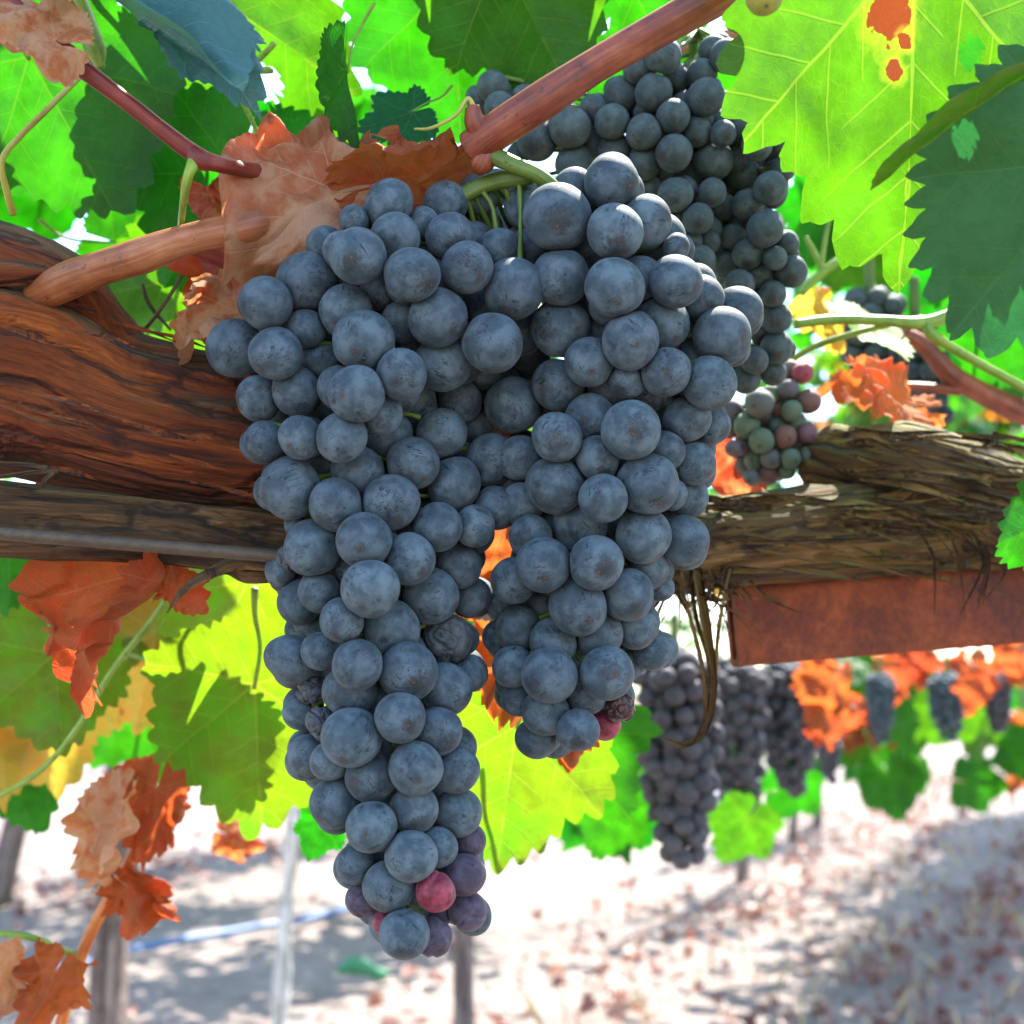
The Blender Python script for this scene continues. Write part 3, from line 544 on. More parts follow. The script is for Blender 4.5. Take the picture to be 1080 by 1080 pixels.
cane('orange_shoot', 'bent orange shoot hanging among dry leaves at lower left', [(198, 735, .62), (207, 750, .62), (190, 795, .62), (165, 850, .62), (130, 920, .62), (95, 985, .62), (75, 1040, .62), (60, 1100, .62)], [4, 5.5, 5.5, 5.5, 5.5, 6, 6.5, 6.5], M_cane_orange, 70, cat='shoot', extra=[
    ([(205, 748, .62), (185, 722, .63), (160, 700, .64), (135, 690, .65), (100, 685, .66)], [3.5, 3, 2.5, 2.2, 2], M_green_stem, 'side_shoot'), ([(85, 1010, .62), (60, 1000, .615), (30, 988, .61), (-30, 982, .61)], [3.5, 4, 3.5, 3], M_green_stem, 'side_shoot')])
cane('green_shoot', 'thin green shoot slanting down across the lower left foliage', [(185, 618, .58), (160, 655, .58), (120, 705, .58), (80, 770, .58), (40, 815, .58), (-20, 850, .58)], [2.5, 3.5, 3.2, 3.2, 3, 2.5], M_green_stem, cat='shoot')
cane('vine_tendril', 'thin pale curved stalk in front of the dark upper left leaf', [(85, 80, .47), (50, 115, .46), (20, 145, .455), (2, 170, .45), (8, 205, .455), (14, 226, .46)], [2.2, 2.6, 2.6, 2.5, 3, 3.5], M_yellow_stem, cat='stalk')
cane('vine_tendril', 'pair of thin dark crossing stalks above the red arm', [(120, 372, .52), (150, 350, .52), (175, 318, .52), (200, 276, .53)], [1.5, 2, 2, 2], M_bark_old, cat='stalk', extra=[([(150, 300, .52), (158, 322, .52), (180, 348, .52)], [1.5, 2, 1.5], M_bark_old, 'side_shoot')])
cane('vine_stalk', 'flat olive stalk hanging at the top left beside the red cane', [(75, -20, .42), (88, 20, .42), (100, 50, .42), (106, 72, .42)], [10, 12, 11, 5], M_green_stem, cat='stalk')

# ------------------------------------------------------------------ leaves
def leaf_radius(th, seed, sinus=0.55, teeth=0.075):
    rg = np.random.default_rng(seed); r = np.zeros_like(th); a = np.abs(th); sg = np.sign(th)
    for k, (c, L, wd) in enumerate(((0, 1.0, 46), (52, 0.86, 40), (105, 0.66, 40), (150, 0.44, 34))):
        jl = L * (1 + rg.uniform(-.07, .07)); jr = L * (1 + rg.uniform(-.07, .07)); LL = np.where(sg > 0, jr, jl)
        x = np.abs(a - R(c)) / R(wd)
        r = np.maximum(r, LL * (1 - sinus * np.clip(x, 0, 1.6) ** 1.25 * 0.75))
    r = np.maximum(r, 0.24)
    ph = th * 5.6 + 0.35 * np.sin(th * 3 + seed); saw = np.abs(((ph / (2 * math.pi) * 6 + 0.5) % 1) - 0.35) / 0.65
    saw2 = np.abs(((ph / (2 * math.pi) * 13 + 0.2) % 1) - 0.4)
    return r * (1 + teeth * (0.75 - 1.4 * saw) + teeth * 0.35 * (0.3 - saw2))
def leaf_mesh(name, mat, seed, na=200, nr=14, fold=0.15, cup=0.12, wave=0.05, crumple=0.0, bendx=0.0, bendy=0.0, sinus=0.55, holes=(), cfreq=2.4, teeth=0.075, xs=1.0):
    th = np.linspace(-R(174), R(174), na); Rr = leaf_radius(th, seed, sinus, teeth); rho = np.linspace(0.0, 1, nr) ** 0.85
    x = np.outer(rho, Rr * np.sin(th)).ravel(); y = np.outer(rho, Rr * np.cos(th)).ravel(); rr = np.hypot(x, y)
    q = np.column_stack([x, y, np.full_like(x, seed * 1.7)])
    z = fold * np.abs(x) - cup * rr ** 2 + wave * fbm(q * 2.2, 3) * np.clip(rr * 1.6, 0, 1)
    tha = np.abs(np.arctan2(x, y)); rel = np.minimum(np.minimum(np.abs(tha), np.abs(tha - R(50))), np.abs(tha - R(106)))
    z += 0.06 * np.sin(np.clip(rel, 0, R(28)) / R(28) * 1.57) * rr          # blade puffs up between the main veins
    X, Y, Z = x * xs, y.copy(), z
    if crumple:
        crumple *= 1.3
        Z = Z + crumple * (1.3 - np.abs(vnoise(q * cfreq)) * 3.6 + 0.9 * np.abs(vnoise(q * cfreq * 2.3 + 9)) + 0.4 * fbm(q * cfreq * 2.1 + 5, 3)) * np.clip(rr * 2, 0.15, 1)
        X = X + crumple * 1.5 * fbm(q * 1.9 + 31, 2) * rr; Y = Y + crumple * 1.5 * fbm(q * 1.9 + 61, 2) * rr
    if bendx:   # roll across (about y)
        k = bendx; X, Z = np.sin(k * X) / k - Z * np.sin(k * X), (1 - np.cos(k * X)) / k + Z * np.cos(k * X)
    if bendy:   # roll along (about x)
        k = bendy; Y, Z = np.sin(k * Y) / k - Z * np.sin(k * Y), (1 - np.cos(k * Y)) / k + Z * np.cos(k * Y)
    f = []
    for i in range(nr - 1):
        for j in range(na - 1):
            a_ = i * na + j
            if holes:
                cx, cy = x[a_ + na + 1], y[a_ + na + 1]
                if any((cx - hx) ** 2 + (cy - hy) ** 2 < hr * hr for hx, hy, hr in holes): continue
            f.append((a_, a_ + na, a_ + na + 1, a_ + 1) if i else (a_, a_ + na, a_ + na + 1))
    return mesh(name, np.column_stack([X, Y, Z]), f, mat, uv=np.column_stack([x, y]))
def pet_mesh(mat, L=0.8, drop=0.25, th=0.018, seed=0):
    rg = np.random.default_rng(seed)
    v, f, a = tube([(0, 0.02, -0.012), (rg.normal() * .05, -L * .35, -drop * 0.3), (rg.normal() * .08, -L * .7, -drop * 0.8), (rg.normal() * .1, -L, -drop * 1.5)], [th * .8, th * .8, th, th * 1.3], 14, 8)
    return mesh('petiole', v, f, mat, a)
def orient(ang, roll, away):
    A = R(ang); T = math.cos(R(away)) * (math.cos(A) * CR + math.sin(A) * CU) + math.sin(R(away)) * CF
    n0 = -CF; n0 = n0 - T * np.dot(n0, T); n0 /= np.linalg.norm(n0); s = np.cross(T, n0)
    Nn = n0 * math.cos(R(roll)) + s * math.sin(R(roll)); Xx = np.cross(T, Nn)
    return Matrix(((Xx[0], T[0], Nn[0]), (Xx[1], T[1], Nn[1]), (Xx[2], T[2], Nn[2]))).to_4x4()
PET = {}
def orient_n(ang, Nn):
    Nn = np.asarray(Nn, float); Nn = Nn / np.linalg.norm(Nn); T = math.cos(R(ang)) * CR + math.sin(R(ang)) * CU; T = T - CF * np.dot(T, Nn) / np.dot(CF, Nn); T /= np.linalg.norm(T); Xx = np.cross(T, Nn)
    return Matrix(((Xx[0], T[0], Nn[0]), (Xx[1], T[1], Nn[1]), (Xx[2], T[2], Nn[2]))).to_4x4()
def place(o, px, py, d, size_px, ang, roll, away, nrm=None):
    o.matrix_world = Matrix.Translation(Vector(P(px, py, d))) @ (orient(ang, roll, away) if nrm is None else orient_n(ang, nrm)) @ Matrix.Scale(size_px * d / FPX, 4)
LSEED = [0]
def leaf(label, px, py, d, size, ang, roll=180, away=0, mat=None, name='vine_leaf', pet=True, petmat=None, petlen=0.8, petdrop=.25, group=None, nrm=None, **kw):
    LSEED[0] += 1; sd = kw.pop('seed', LSEED[0])
    o = thing(name, label, 'leaf', (0, 0, 0), group); place(o, px, py, d, size, ang, roll, away, nrm)
    link('blade', leaf_mesh('blade', mat or M_leaf, sd, **kw), o)
    if pet: link('petiole', pet_mesh(petmat or M_green_stem, petlen, petdrop, 0.018, sd), o)
    return o
SUN_MIRROR = np.array(SUN) - CF
# --- upper left
leaf('deep green leaf filling the upper left behind the thin red cane', 30, 60, .50, 175, -62, 185, 14, fold=.08, cup=.1, wave=.03, sinus=.4, mat=M_leaf)
leaf('dark green leaf edge at the far left under the red cane', -35, 60, .53, 150, -70, 170, 20, sinus=.4)
leaf('broad bright green leaf above the tan cane left of the dry leaf', 245, 178, .52, 160, -128, 180, 25, fold=.1, cup=.08, wave=.05, sinus=.4)
leaf('green leaf hanging under the junction of the thin red cane', 262, 160, .56, 140, -98, 172, 20, sinus=.45)
leaf('large lime leaf with saw toothed edge at the top left of center', 225, -5, .54, 170, -30, 185, 24, mat=M_leaf_lime, fold=.1, cup=.05, wave=.04, holes=((-.28, .58, .11),))
leaf('pure green round leaf above the pair of dry leaves', 478, -22, .54, 160, -88, 178, 20, mat=M_leaf, fold=.06, cup=.1, wave=.03, sinus=.3, holes=((.14, .28, .022),))
leaf('yellow green folded leaf hanging at the top center above the cane', 525, -55, .50, 150, -60, 192, 18, mat=M_leaf_lime, fold=.25, cup=.05, sinus=.35)
leaf('torn green leaf with small holes at the top center', 650, -40, .55, 150, -108, 176, 20, mat=M_leaf, sinus=.4, holes=((.06, .46, .05), (-.12, .3, .035), (.2, .55, .035)))
leaf('glossy leaf with blue sky sheen in its colour curling across the top left', 98, -12, .415, 250, -37, mat=M_leaf_skysheen, fold=.35, cup=.1, wave=.06, sinus=.12, xs=.30, pet=False, teeth=.02, nrm=(.25, -.65, .75))
leaf('second glossy leaf with blue sky sheen in its colour and notched edge below the top left gap', 198, 34, .408, 118, -42, mat=M_leaf_skysheen, fold=.3, cup=.3, wave=.14, sinus=.5, xs=.62, pet=False, nrm=(.1, -.8, .55))
leaf('small shaded dark leaf between the dry leaves and the pure green leaf', 435, 118, .50, 62, -160, 205, 5, mat=M_leaf_shaded, fold=.2, cup=.2)
leaf('narrow green leaf seen edge on beside the tan dry leaf', 366, 75, .45, 85, -88, 100, 8, mat=M_leaf, fold=.3, sinus=.3)
leaf('pale lime leaf glowing in the gap at the middle left', 80, 160, .68, 70, -70, 180, 20, mat=M_leaf_lime)
leaf('lime leaf below the tan cane above the red arm', 200, 292, .60, 120, -120, 178, 22, mat=M_leaf_lime, sinus=.35, fold=.1)
leaf('green leaf hidden behind the tan cane at the left', 120, 255, .62, 90, -10, 182, 12, mat=M_leaf)
# --- upper right
leaf('huge spotted yellow green leaf hanging at the upper right corner', 968, -62, .385, 356, -87, 177, 18, mat=M_leaf_big, na=420, nr=34, fold=.05, cup=.0, wave=.05, sinus=.42, seed=211, holes=((.25, .33, .05),), teeth=.09, xs=.80)
leaf('dark green veined leaf overlapping the huge leaf at the right edge', 1150, 172, .372, 218, -128, 8, 4, mat=M_leaf_shaded, na=380, nr=30, fold=.10, cup=.12, wave=.06, sinus=.22, seed=224, teeth=.10)
leaf('narrow curled olive leaf fold lying over the huge spotted leaf', 1024, 120, .366, 122, -146, 30, 4, mat=M_leaf_olive, fold=.3, sinus=.2, pet=False, teeth=.02, xs=.13)
leaf('bright leaf tip at the right edge beside the shaggy arm', 1130, 545, .47, 95, -165, 165, -10, mat=M_leaf, sinus=.5)
leaf('blurred green leaf behind the edge of the back cluster', 880, 205, .82, 80, -110, 180, 22, mat=M_leaf)
leaf('lime leaf behind the forked green shoot', 905, 240, .84, 80, -60, 175, 22, mat=M_leaf_lime)
leaf('green leaf hanging behind the dark veined leaf', 1040, 270, .80, 90, -80, 183, 25, mat=M_leaf)
leaf('green leaf at the right edge under the dark veined leaf', 1075, 310, .70, 120, -95, 178, 20, mat=M_leaf)
leaf('narrow green leaf near the top right corner', 1085, -20, .60, 120, -120, 180, 15, mat=M_leaf)
leaf('white sunstruck leaf above the orange dry leaf at the right', 905, 338, .66, 95, -58, mat=M_leaf_sunstruck, sinus=.3, xs=.5, fold=.05, cup=.03, nrm=SUN_MIRROR)
# --- lower left
leaf('large olive green leaf hanging left of the long cluster', 262, 612, .64, 135, -118, 183, 14, mat=M_leaf_olive, na=240, fold=.08, sinus=.35)
leaf('large yellow green leaf lowest beside the long cluster', 268, 722, .59, 165, -90, 176, 18, mat=M_leaf_olive, na=240, fold=.08, wave=.06, sinus=.4)
leaf('olive leaf glimpsed behind the curled rust leaf', 150, 612, .72, 85, -95, 185, 8, mat=M_leaf_olive, sinus=.4)
leaf('yellow blurred leaf hanging at the lower left edge', 35, 722, .72, 120, -80, 180, 10, mat=M_leaf_yellow)
leaf('yellow orange leaf behind the curled dry leaf', 165, 668, .72, 110, -105, 178, 12, mat=M_leaf_yellow)
leaf('yellow leaf with green tip under the left edge foliage', -5, 760, .72, 90, -85, 170, 10, mat=M_leaf_yellow)
leaf('deep green leaf at the left edge below the dark branch', 10, 580, .70, 110, -95, 182, 12, mat=M_leaf)
leaf('green leaf at the left edge beside the curled dry leaf', 55, 640, .78, 100, -115, 178, 12, mat=M_leaf)
leaf('shaded green leaf hanging low at the left edge', 5, 800, .75, 85, -70, 174, 8, mat=M_leaf)
leaf('olive folded leaf blade hanging under the curled dry leaf', 58, 690, .60, 105, -88, 150, 5, mat=M_leaf_olive, fold=.5, sinus=.3)
leaf('teal green leaf blurred behind the yellow leaves', 150, 740, .95, 95, -80, 170, 10, mat=M_leaf)
# --- between and below the clusters
leaf('bright yellow green leaf between the two big cluster tips', 545, 765, .58, 150, -98, 178, 10, mat=M_leaf_olive, na=240, sinus=.4)
leaf('dark green leaf under the right cluster tip', 590, 775, .64, 120, -50, 183, 10, mat=M_leaf)
leaf('small green leaf low behind the nearest distant cluster', 650, 850, 1.0, 62, -110, 178, 10, mat=M_leaf)
leaf('green leaf showing in the gap beside the long cluster tip', 500, 730, .70, 80, -80, 180, 10, mat=M_leaf)
leaf('small green leaf at the left of the long cluster tip', 340, 868, .62, 40, -110, 175, 10, mat=M_leaf)
leaf('lime leaf hanging low between two distant clusters', 790, 862, 1.15, 55, -120, 180, 8, mat=M_leaf_lime)
leaf('green leaf hanging below the distant dry orange leaves', 838, 822, 1.6, 50, -110, 182, 8, mat=M_leaf)
# --- dry leaves
leaf('crumpled tan dry leaf draped over the tan cane above the left cluster', 362, 200, .443, 135, 168, 25, -18, mat=M_dry_tan, name='dry_leaf', na=260, nr=30, crumple=.17, bendx=-1.0, bendy=-.5, fold=-.2, sinus=.35, pet=False, cfreq=2.2)
leaf('orange curled dry leaf between the tan dry leaf and the cane node', 405, 190, .445, 105, 12, 40, -5, mat=M_dry_orange, name='dry_leaf', na=240, nr=26, crumple=.12, bendx=2.2, fold=-.2, sinus=.3, pet=False)
leaf('pinkish dry leaf tip standing up behind the orange curled leaf', 430, 205, .47, 75, 105, 60, 0, mat=M_dry_red, name='dry_leaf', crumple=.1, bendx=1.2, pet=False)
leaf('shaded red brown dry leaf hanging below the tan cane', 290, 235, .475, 105, -125, 195, -5, mat=M_dry_red, name='dry_leaf', na=240, nr=26, crumple=.16, bendx=.9, sinus=.35, pet=False)
leaf('layered brown dry leaf just left of the upper grapes', 262, 285, .485, 85, -105, 150, 5, mat=M_dry_red, name='dry_leaf', na=220, nr=24, crumple=.18, bendx=-1.2, pet=False)
leaf('small folded dry leaf on the left shoulder of the red arm', 250, 330, .46, 80, -150, 30, 0, mat=M_dry_tan, name='dry_leaf', crumple=.14, bendx=1.2, pet=False)
leaf('pink curled dry leaf glimpsed above the tan cane', 232, 235, .50, 55, 130, 40, 0, mat=M_dry_red, name='dry_leaf', crumple=.14, bendx=1.5, pet=False)
leaf('brown dry leaf tip in the upper left corner on the red cane', 58, 42, .395, 75, 150, 15, 0, mat=M_dry_tan, name='dry_leaf', crumple=.08, bendx=.8, sinus=.3, pet=False)
leaf('rust orange dry leaf rolled and hanging below the dark branch', 150, 604, .47, 158, -116, 35, 8, mat=M_dry_orange, name='dry_leaf', na=300, nr=34, crumple=.10, bendx=2.7, bendy=.35, fold=-.12, sinus=.35, pet=False, seed=301, cfreq=2.0)
leaf('small rust dry leaf piece beside the hanging bark strip at left', 182, 600, .465, 55, -65, 150, 0, mat=M_dry_orange, name='dry_leaf', crumple=.12, bendx=1.4, pet=False)
leaf('curled rust leaf wedged between the red arm and the dark branch', 62, 515, .50, 58, 2, 60, 0, mat=M_dry_orange, name='dry_leaf', crumple=.1, bendx=1.2, pet=False)
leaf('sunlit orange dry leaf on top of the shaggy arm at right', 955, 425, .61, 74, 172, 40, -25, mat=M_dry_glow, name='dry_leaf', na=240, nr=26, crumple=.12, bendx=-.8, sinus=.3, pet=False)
leaf('orange dry leaf behind the unripe cluster', 905, 425, .66, 50, 150, 60, 0, mat=M_dry_orange, name='dry_leaf', crumple=.12, bendx=.8, pet=False)
leaf('red dry leaf showing behind the right cluster edge', 775, 470, .63, 70, -85, 160, 0, mat=M_dry_red, name='dry_leaf', crumple=.12, bendx=.7, pet=False)
leaf('golden dry leaf scrap behind the green shoot', 862, 318, .70, 50, -60, 170, 0, mat=M_leaf_yellow, name='dry_leaf', crumple=.12, bendx=.9, pet=False)
leaf('orange dry leaf in the slit between the two big clusters', 528, 560, .52, 90, -100, 170, 0, mat=M_dry_orange, name='dry_leaf', na=220, nr=22, crumple=.14, bendx=.8, pet=False)
leaf('red orange dry leaf hanging behind the lower right cluster', 535, 680, .52, 95, -60, 175, 5, mat=M_dry_orange, name='dry_leaf', na=220, nr=22, crumple=.12, bendx=.7, sinus=.5, pet=False)
leaf('orange leaf tip peeking below the right cluster', 590, 770, .53, 50, -25, 165, 5, mat=M_dry_orange, name='dry_leaf', crumple=.1, bendx=.6, pet=False)
leaf('orange hanging dry leaf on the bent shoot at lower left', 165, 830, .61, 74, -100, 165, 0, mat=M_dry_orange, name='dry_leaf', na=220, nr=22, crumple=.10, bendx=.9, sinus=.4, pet=False)
leaf('pale backed dry leaf drooping left of the bent shoot', 128, 862, .60, 80, -112, 35, 0, mat=M_dry_tan, name='dry_leaf', na=220, nr=22, crumple=.08, bendx=1.5, sinus=.3, pet=False)
leaf('crinkled orange dry leaf lowest on the bent shoot', 135, 935, .60, 52, -35, 160, 0, mat=M_dry_orange, name='dry_leaf', crumple=.16, bendx=.8, pet=False)
leaf('bright orange dry leaf in the lower left corner', 58, 1025, .58, 70, -120, 170, 0, mat=M_dry_orange, name='dry_leaf', na=220, nr=22, crumple=.12, bendx=1.0, pet=False)
leaf('brown dry leaf at the very lower left edge', 0, 1020, .58, 60, -80, 150, 0, mat=M_dry_tan, name='dry_leaf', crumple=.12, bendx=.9, pet=False)
leaf('red dry leaf hanging below the yellow green leaf', 240, 880, .9, 42, -20, 160, 0, mat=M_dry_red, name='dry_leaf', crumple=.1, bendx=.9, pet=False)
leaf('rust dry leaf hanging in front of the distant clusters', 882, 715, 1.15, 62, -110, 165, 0, mat=M_dry_orange, name='dry_leaf', na=220, nr=20, crumple=.12, bendx=.7, sinus=.6, pet=False)
leaf('second rust dry leaf below the middle of the beam', 898, 755, 1.2, 50, -150, 170, 0, mat=M_dry_orange, name='dry_leaf', crumple=.12, bendx=.7, sinus=.6, pet=False)
leaf('orange dry leaf beside the far right cluster', 968, 688, 1.7, 36, -75, 170, 0, mat=M_dry_orange, name='dry_leaf', crumple=.12, bendx=.7, sinus=.6, pet=False)
leaf('orange dry leaf at the right of the far right cluster', 1040, 715, 1.7, 40, -120, 170, 0, mat=M_dry_orange, name='dry_leaf', crumple=.12, bendx=.7, sinus=.6, pet=False)
leaf('orange dry leaf at the right edge under the beam', 1075, 688, 1.4, 42, -85, 170, 0, mat=M_dry_orange, name='dry_leaf', crumple=.12, bendx=.7, sinus=.6, pet=False)
# --- the rest of the foliage: copies of a few leaves
POOL = {}
for nm, mt in (('green', M_leaf), ('lime', M_leaf_lime), ('yellow', M_leaf_yellow), ('dry', M_dry_orange)):
    POOL[nm] = [leaf_mesh('blade', mt, 60 + 7 * k + len(nm), 110, 9, fold=random.uniform(0, .25), cup=random.uniform(-.05, .2), wave=.07, crumple=.12 if nm == 'dry' else 0, sinus=random.uniform(.35, .6)) for k in range(4)]
PETS = [pet_mesh(M_green_stem, .9, .3, .018, 70 + k) for k in range(3)]
LAB = {'green': 'green backlit leaf', 'lime': 'lime yellow backlit leaf', 'yellow': 'yellowing leaf', 'dry': 'dry orange leaf'}
def scatter(n, x0, x1, y0, y1, d0, d1, kinds, where, group, seed, size=0.085, rollj=35):
    rg = random.Random(seed)
    for k in range(n):
        kd = rg.choices(list(kinds), list(kinds.values()))[0]; d = rg.uniform(d0, d1)
        o = thing('vine_leaf' if kd != 'dry' else 'dry_leaf', LAB[kd] + ' ' + where, 'leaf', (0, 0, 0), LAB[kd] + 's ' + group)
        s = size * rg.uniform(.65, 1.15) * FPX / d
        place(o, rg.uniform(x0, x1), rg.uniform(y0, y1), d, s, rg.gauss(-90, 45), 180 + rg.gauss(0, rollj), rg.gauss(22, 22))
        link('blade', rg.choice(POOL[kd]), o); link('petiole', rg.choice(PETS), o)
scatter(8, -60, 420, 60, 270, .66, 1.1, {'green': 5, 'lime': 4}, 'in the canopy behind the canes at upper left', 'of the upper left canopy', 1)
scatter(14, 800, 1150, -80, 330, .95, 1.4, {'green': 5, 'lime': 3}, 'in the bright canopy at the right edge', 'of the right canopy', 2)
scatter(18, -60, 320, 570, 740, .85, 1.5, {'green': 5, 'lime': 3, 'yellow': 2}, 'in the blurred foliage at the lower left', 'of the lower left foliage', 3)
scatter(7, 490, 700, 770, 835, 1.2, 1.9, {'green': 5, 'lime': 2, 'dry': 1}, 'low behind the two big cluster tips', 'between the cluster tips', 4)
scatter(34, 725, 1120, 745, 825, 2.4, 4.2, {'green': 6, 'lime': 3, 'dry': 1}, 'in the far blurred band below the beam', 'of the far band', 6, rollj=50)
scatter(26, 850, 1130, 690, 765, 1.9, 3.2, {'green': 5, 'lime': 3, 'dry': 3}, 'blurred under the rusty beam at right', 'under the beam', 5, rollj=50)

# ------------------------------------------------------------------ grapes
def ico(sub):
    t = (1 + 5 ** .5) / 2
    v = [(-1, t, 0), (1, t, 0), (-1, -t, 0), (1, -t, 0), (0, -1, t), (0, 1, t), (0, -1, -t), (0, 1, -t), (t, 0, -1), (t, 0, 1), (-t, 0, -1), (-t, 0, 1)]
    f = [(0, 11, 5), (0, 5, 1), (0, 1, 7), (0, 7, 10), (0, 10, 11), (1, 5, 9), (5, 11, 4), (11, 10, 2), (10, 7, 6), (7, 1, 8), (3, 9, 4), (3, 4, 2), (3, 2, 6), (3, 6, 8), (3, 8, 9), (4, 9, 5), (2, 4, 11), (6, 2, 10), (8, 6, 7), (9, 8, 1)]
    v = [np.array(q) / np.linalg.norm(q) for q in v]
    for _ in range(sub):
        mid = {}; nf = []
        def mp(a, b):
            k = (min(a, b), max(a, b))
            if k not in mid: q = v[a] + v[b]; v.append(q / np.linalg.norm(q)); mid[k] = len(v) - 1
            return mid[k]
        for a, b, c in f:
            x, y, z = mp(a, b), mp(b, c), mp(c, a); nf += [(a, x, z), (b, y, x), (c, z, y), (x, y, z)]
        f = nf
    return np.array(v), f
ICO = {k: ico(k) for k in (2, 3, 4)}
def rot_to(d, spin):
    """rotation taking -Z to d"""
    q = Vector((0, 0, -1)).rotation_difference(Vector(d)); return np.array((q.to_matrix() @ Matrix.Rotation(spin, 3, 'Z')))
def grape_shape(rg, sub, pist, kind='n'):
    v, f = ICO[sub]; v = v.copy(); gp = v.copy()
    el = rg.uniform(.90, 1.06); v[:, 2] *= el; v[:, 0] *= rg.uniform(.95, 1.05)
    v *= (1 + 0.03 * vnoise(v * 1.3 + rg.uniform(0, 99)))[:, None]
    d = np.linalg.norm(gp - [0, 0, -1], axis=1); v *= (1 - .025 * np.exp(-(d / .12) ** 2) + .03 * np.exp(-(d / .05) ** 2))[:, None]
    if kind == 's':
        o = rg.uniform(0, 99); v *= (0.93 - .17 * np.clip(1 - np.abs(vnoise(v * 1.5 + o)) * 3.0, 0, 1) - .08 * np.clip(1 - np.abs(vnoise(v * 2.8 + o)) * 3, 0, 1))[:, None]
    if kind == 'd':   # dented
        o = rg.uniform(0, 99); v *= (1 - .12 * np.clip(1 - np.abs(vnoise(v * .9 + o)) * 4.5, 0, 1))[:, None]
    M = rot_to(pist, rg.uniform(0, 6.28)); return v @ M.T, gp, f
def tidy(L, rscale):
    """drop grapes listed twice and put a deeper grape behind every hole that is closed in by others"""
    out = []
    for g in L:
        if not any(math.hypot(g[0] - h[0], g[1] - h[1]) < .5 * min(g[2], h[2]) for h in out): out.append(tuple(g))
        else: out.append((g[0], g[1], -1, 0))
    A_ = np.array(out); ok = A_[:, 2] > 0; B_ = A_[ok]; rm = np.median(B_[:, 2]); new = []
    for y in np.arange(B_[:, 1].min(), B_[:, 1].max(), 5):
        for x in np.arange(B_[:, 0].min(), B_[:, 0].max(), 5):
            d = np.hypot(B_[:, 0] - x, B_[:, 1] - y)
            if (d < B_[:, 2] * rscale * .97).any() or any(math.hypot(x - h[0], y - h[1]) < h[2] * .75 for h in new): continue
            nb = B_[d < 2.1 * rm]
            if len(nb) < 4: continue
            a = np.sort(np.arctan2(nb[:, 1] - y, nb[:, 0] - x)); gap = np.max(np.append(np.diff(a), a[0] + 2 * math.pi - a[-1]))
            if gap < R(125): new.append((x, y, rm * .9, 3.4))
    return [tuple(g) for g in out] + new
def solve(L, d0, f_prof, rscale=1.0):
    """px,py,rpx,layer -> 3-D centres: grapes on the front surface, deeper ones pushed back until they only press on their neighbours"""
    n = len(L); px, py, rp = L[:, 0], L[:, 1], L[:, 2] * rscale; lay = L[:, 3]
    d = d0 + np.array([f_prof(a, b) for a, b in zip(px, py)]); d = d + lay * 0.9 * rp * d / FPX
    for it in range(160):
        C = np.array([P(a, b, c) for a, b, c in zip(px, py, d)]); r = rp * d / FPX; moved = 0
        for i in range(n):
            D = np.linalg.norm(C - C[i], axis=1); ov = 0.93 * (r + r[i]) - D; ov[i] = -1
            for j in np.where(ov > 0.0002)[0]:
                if (lay[j], d[j]) < (lay[i], d[i]): continue
                d[j] += min(ov[j] * 0.6, .004); d[i] -= min(ov[j] * .08, .0005) * (lay[i] > 0); moved += 1
        if not moved: break
    C = np.array([P(a, b, c) for a, b, c in zip(px, py, d)]); return C, rp * d / FPX
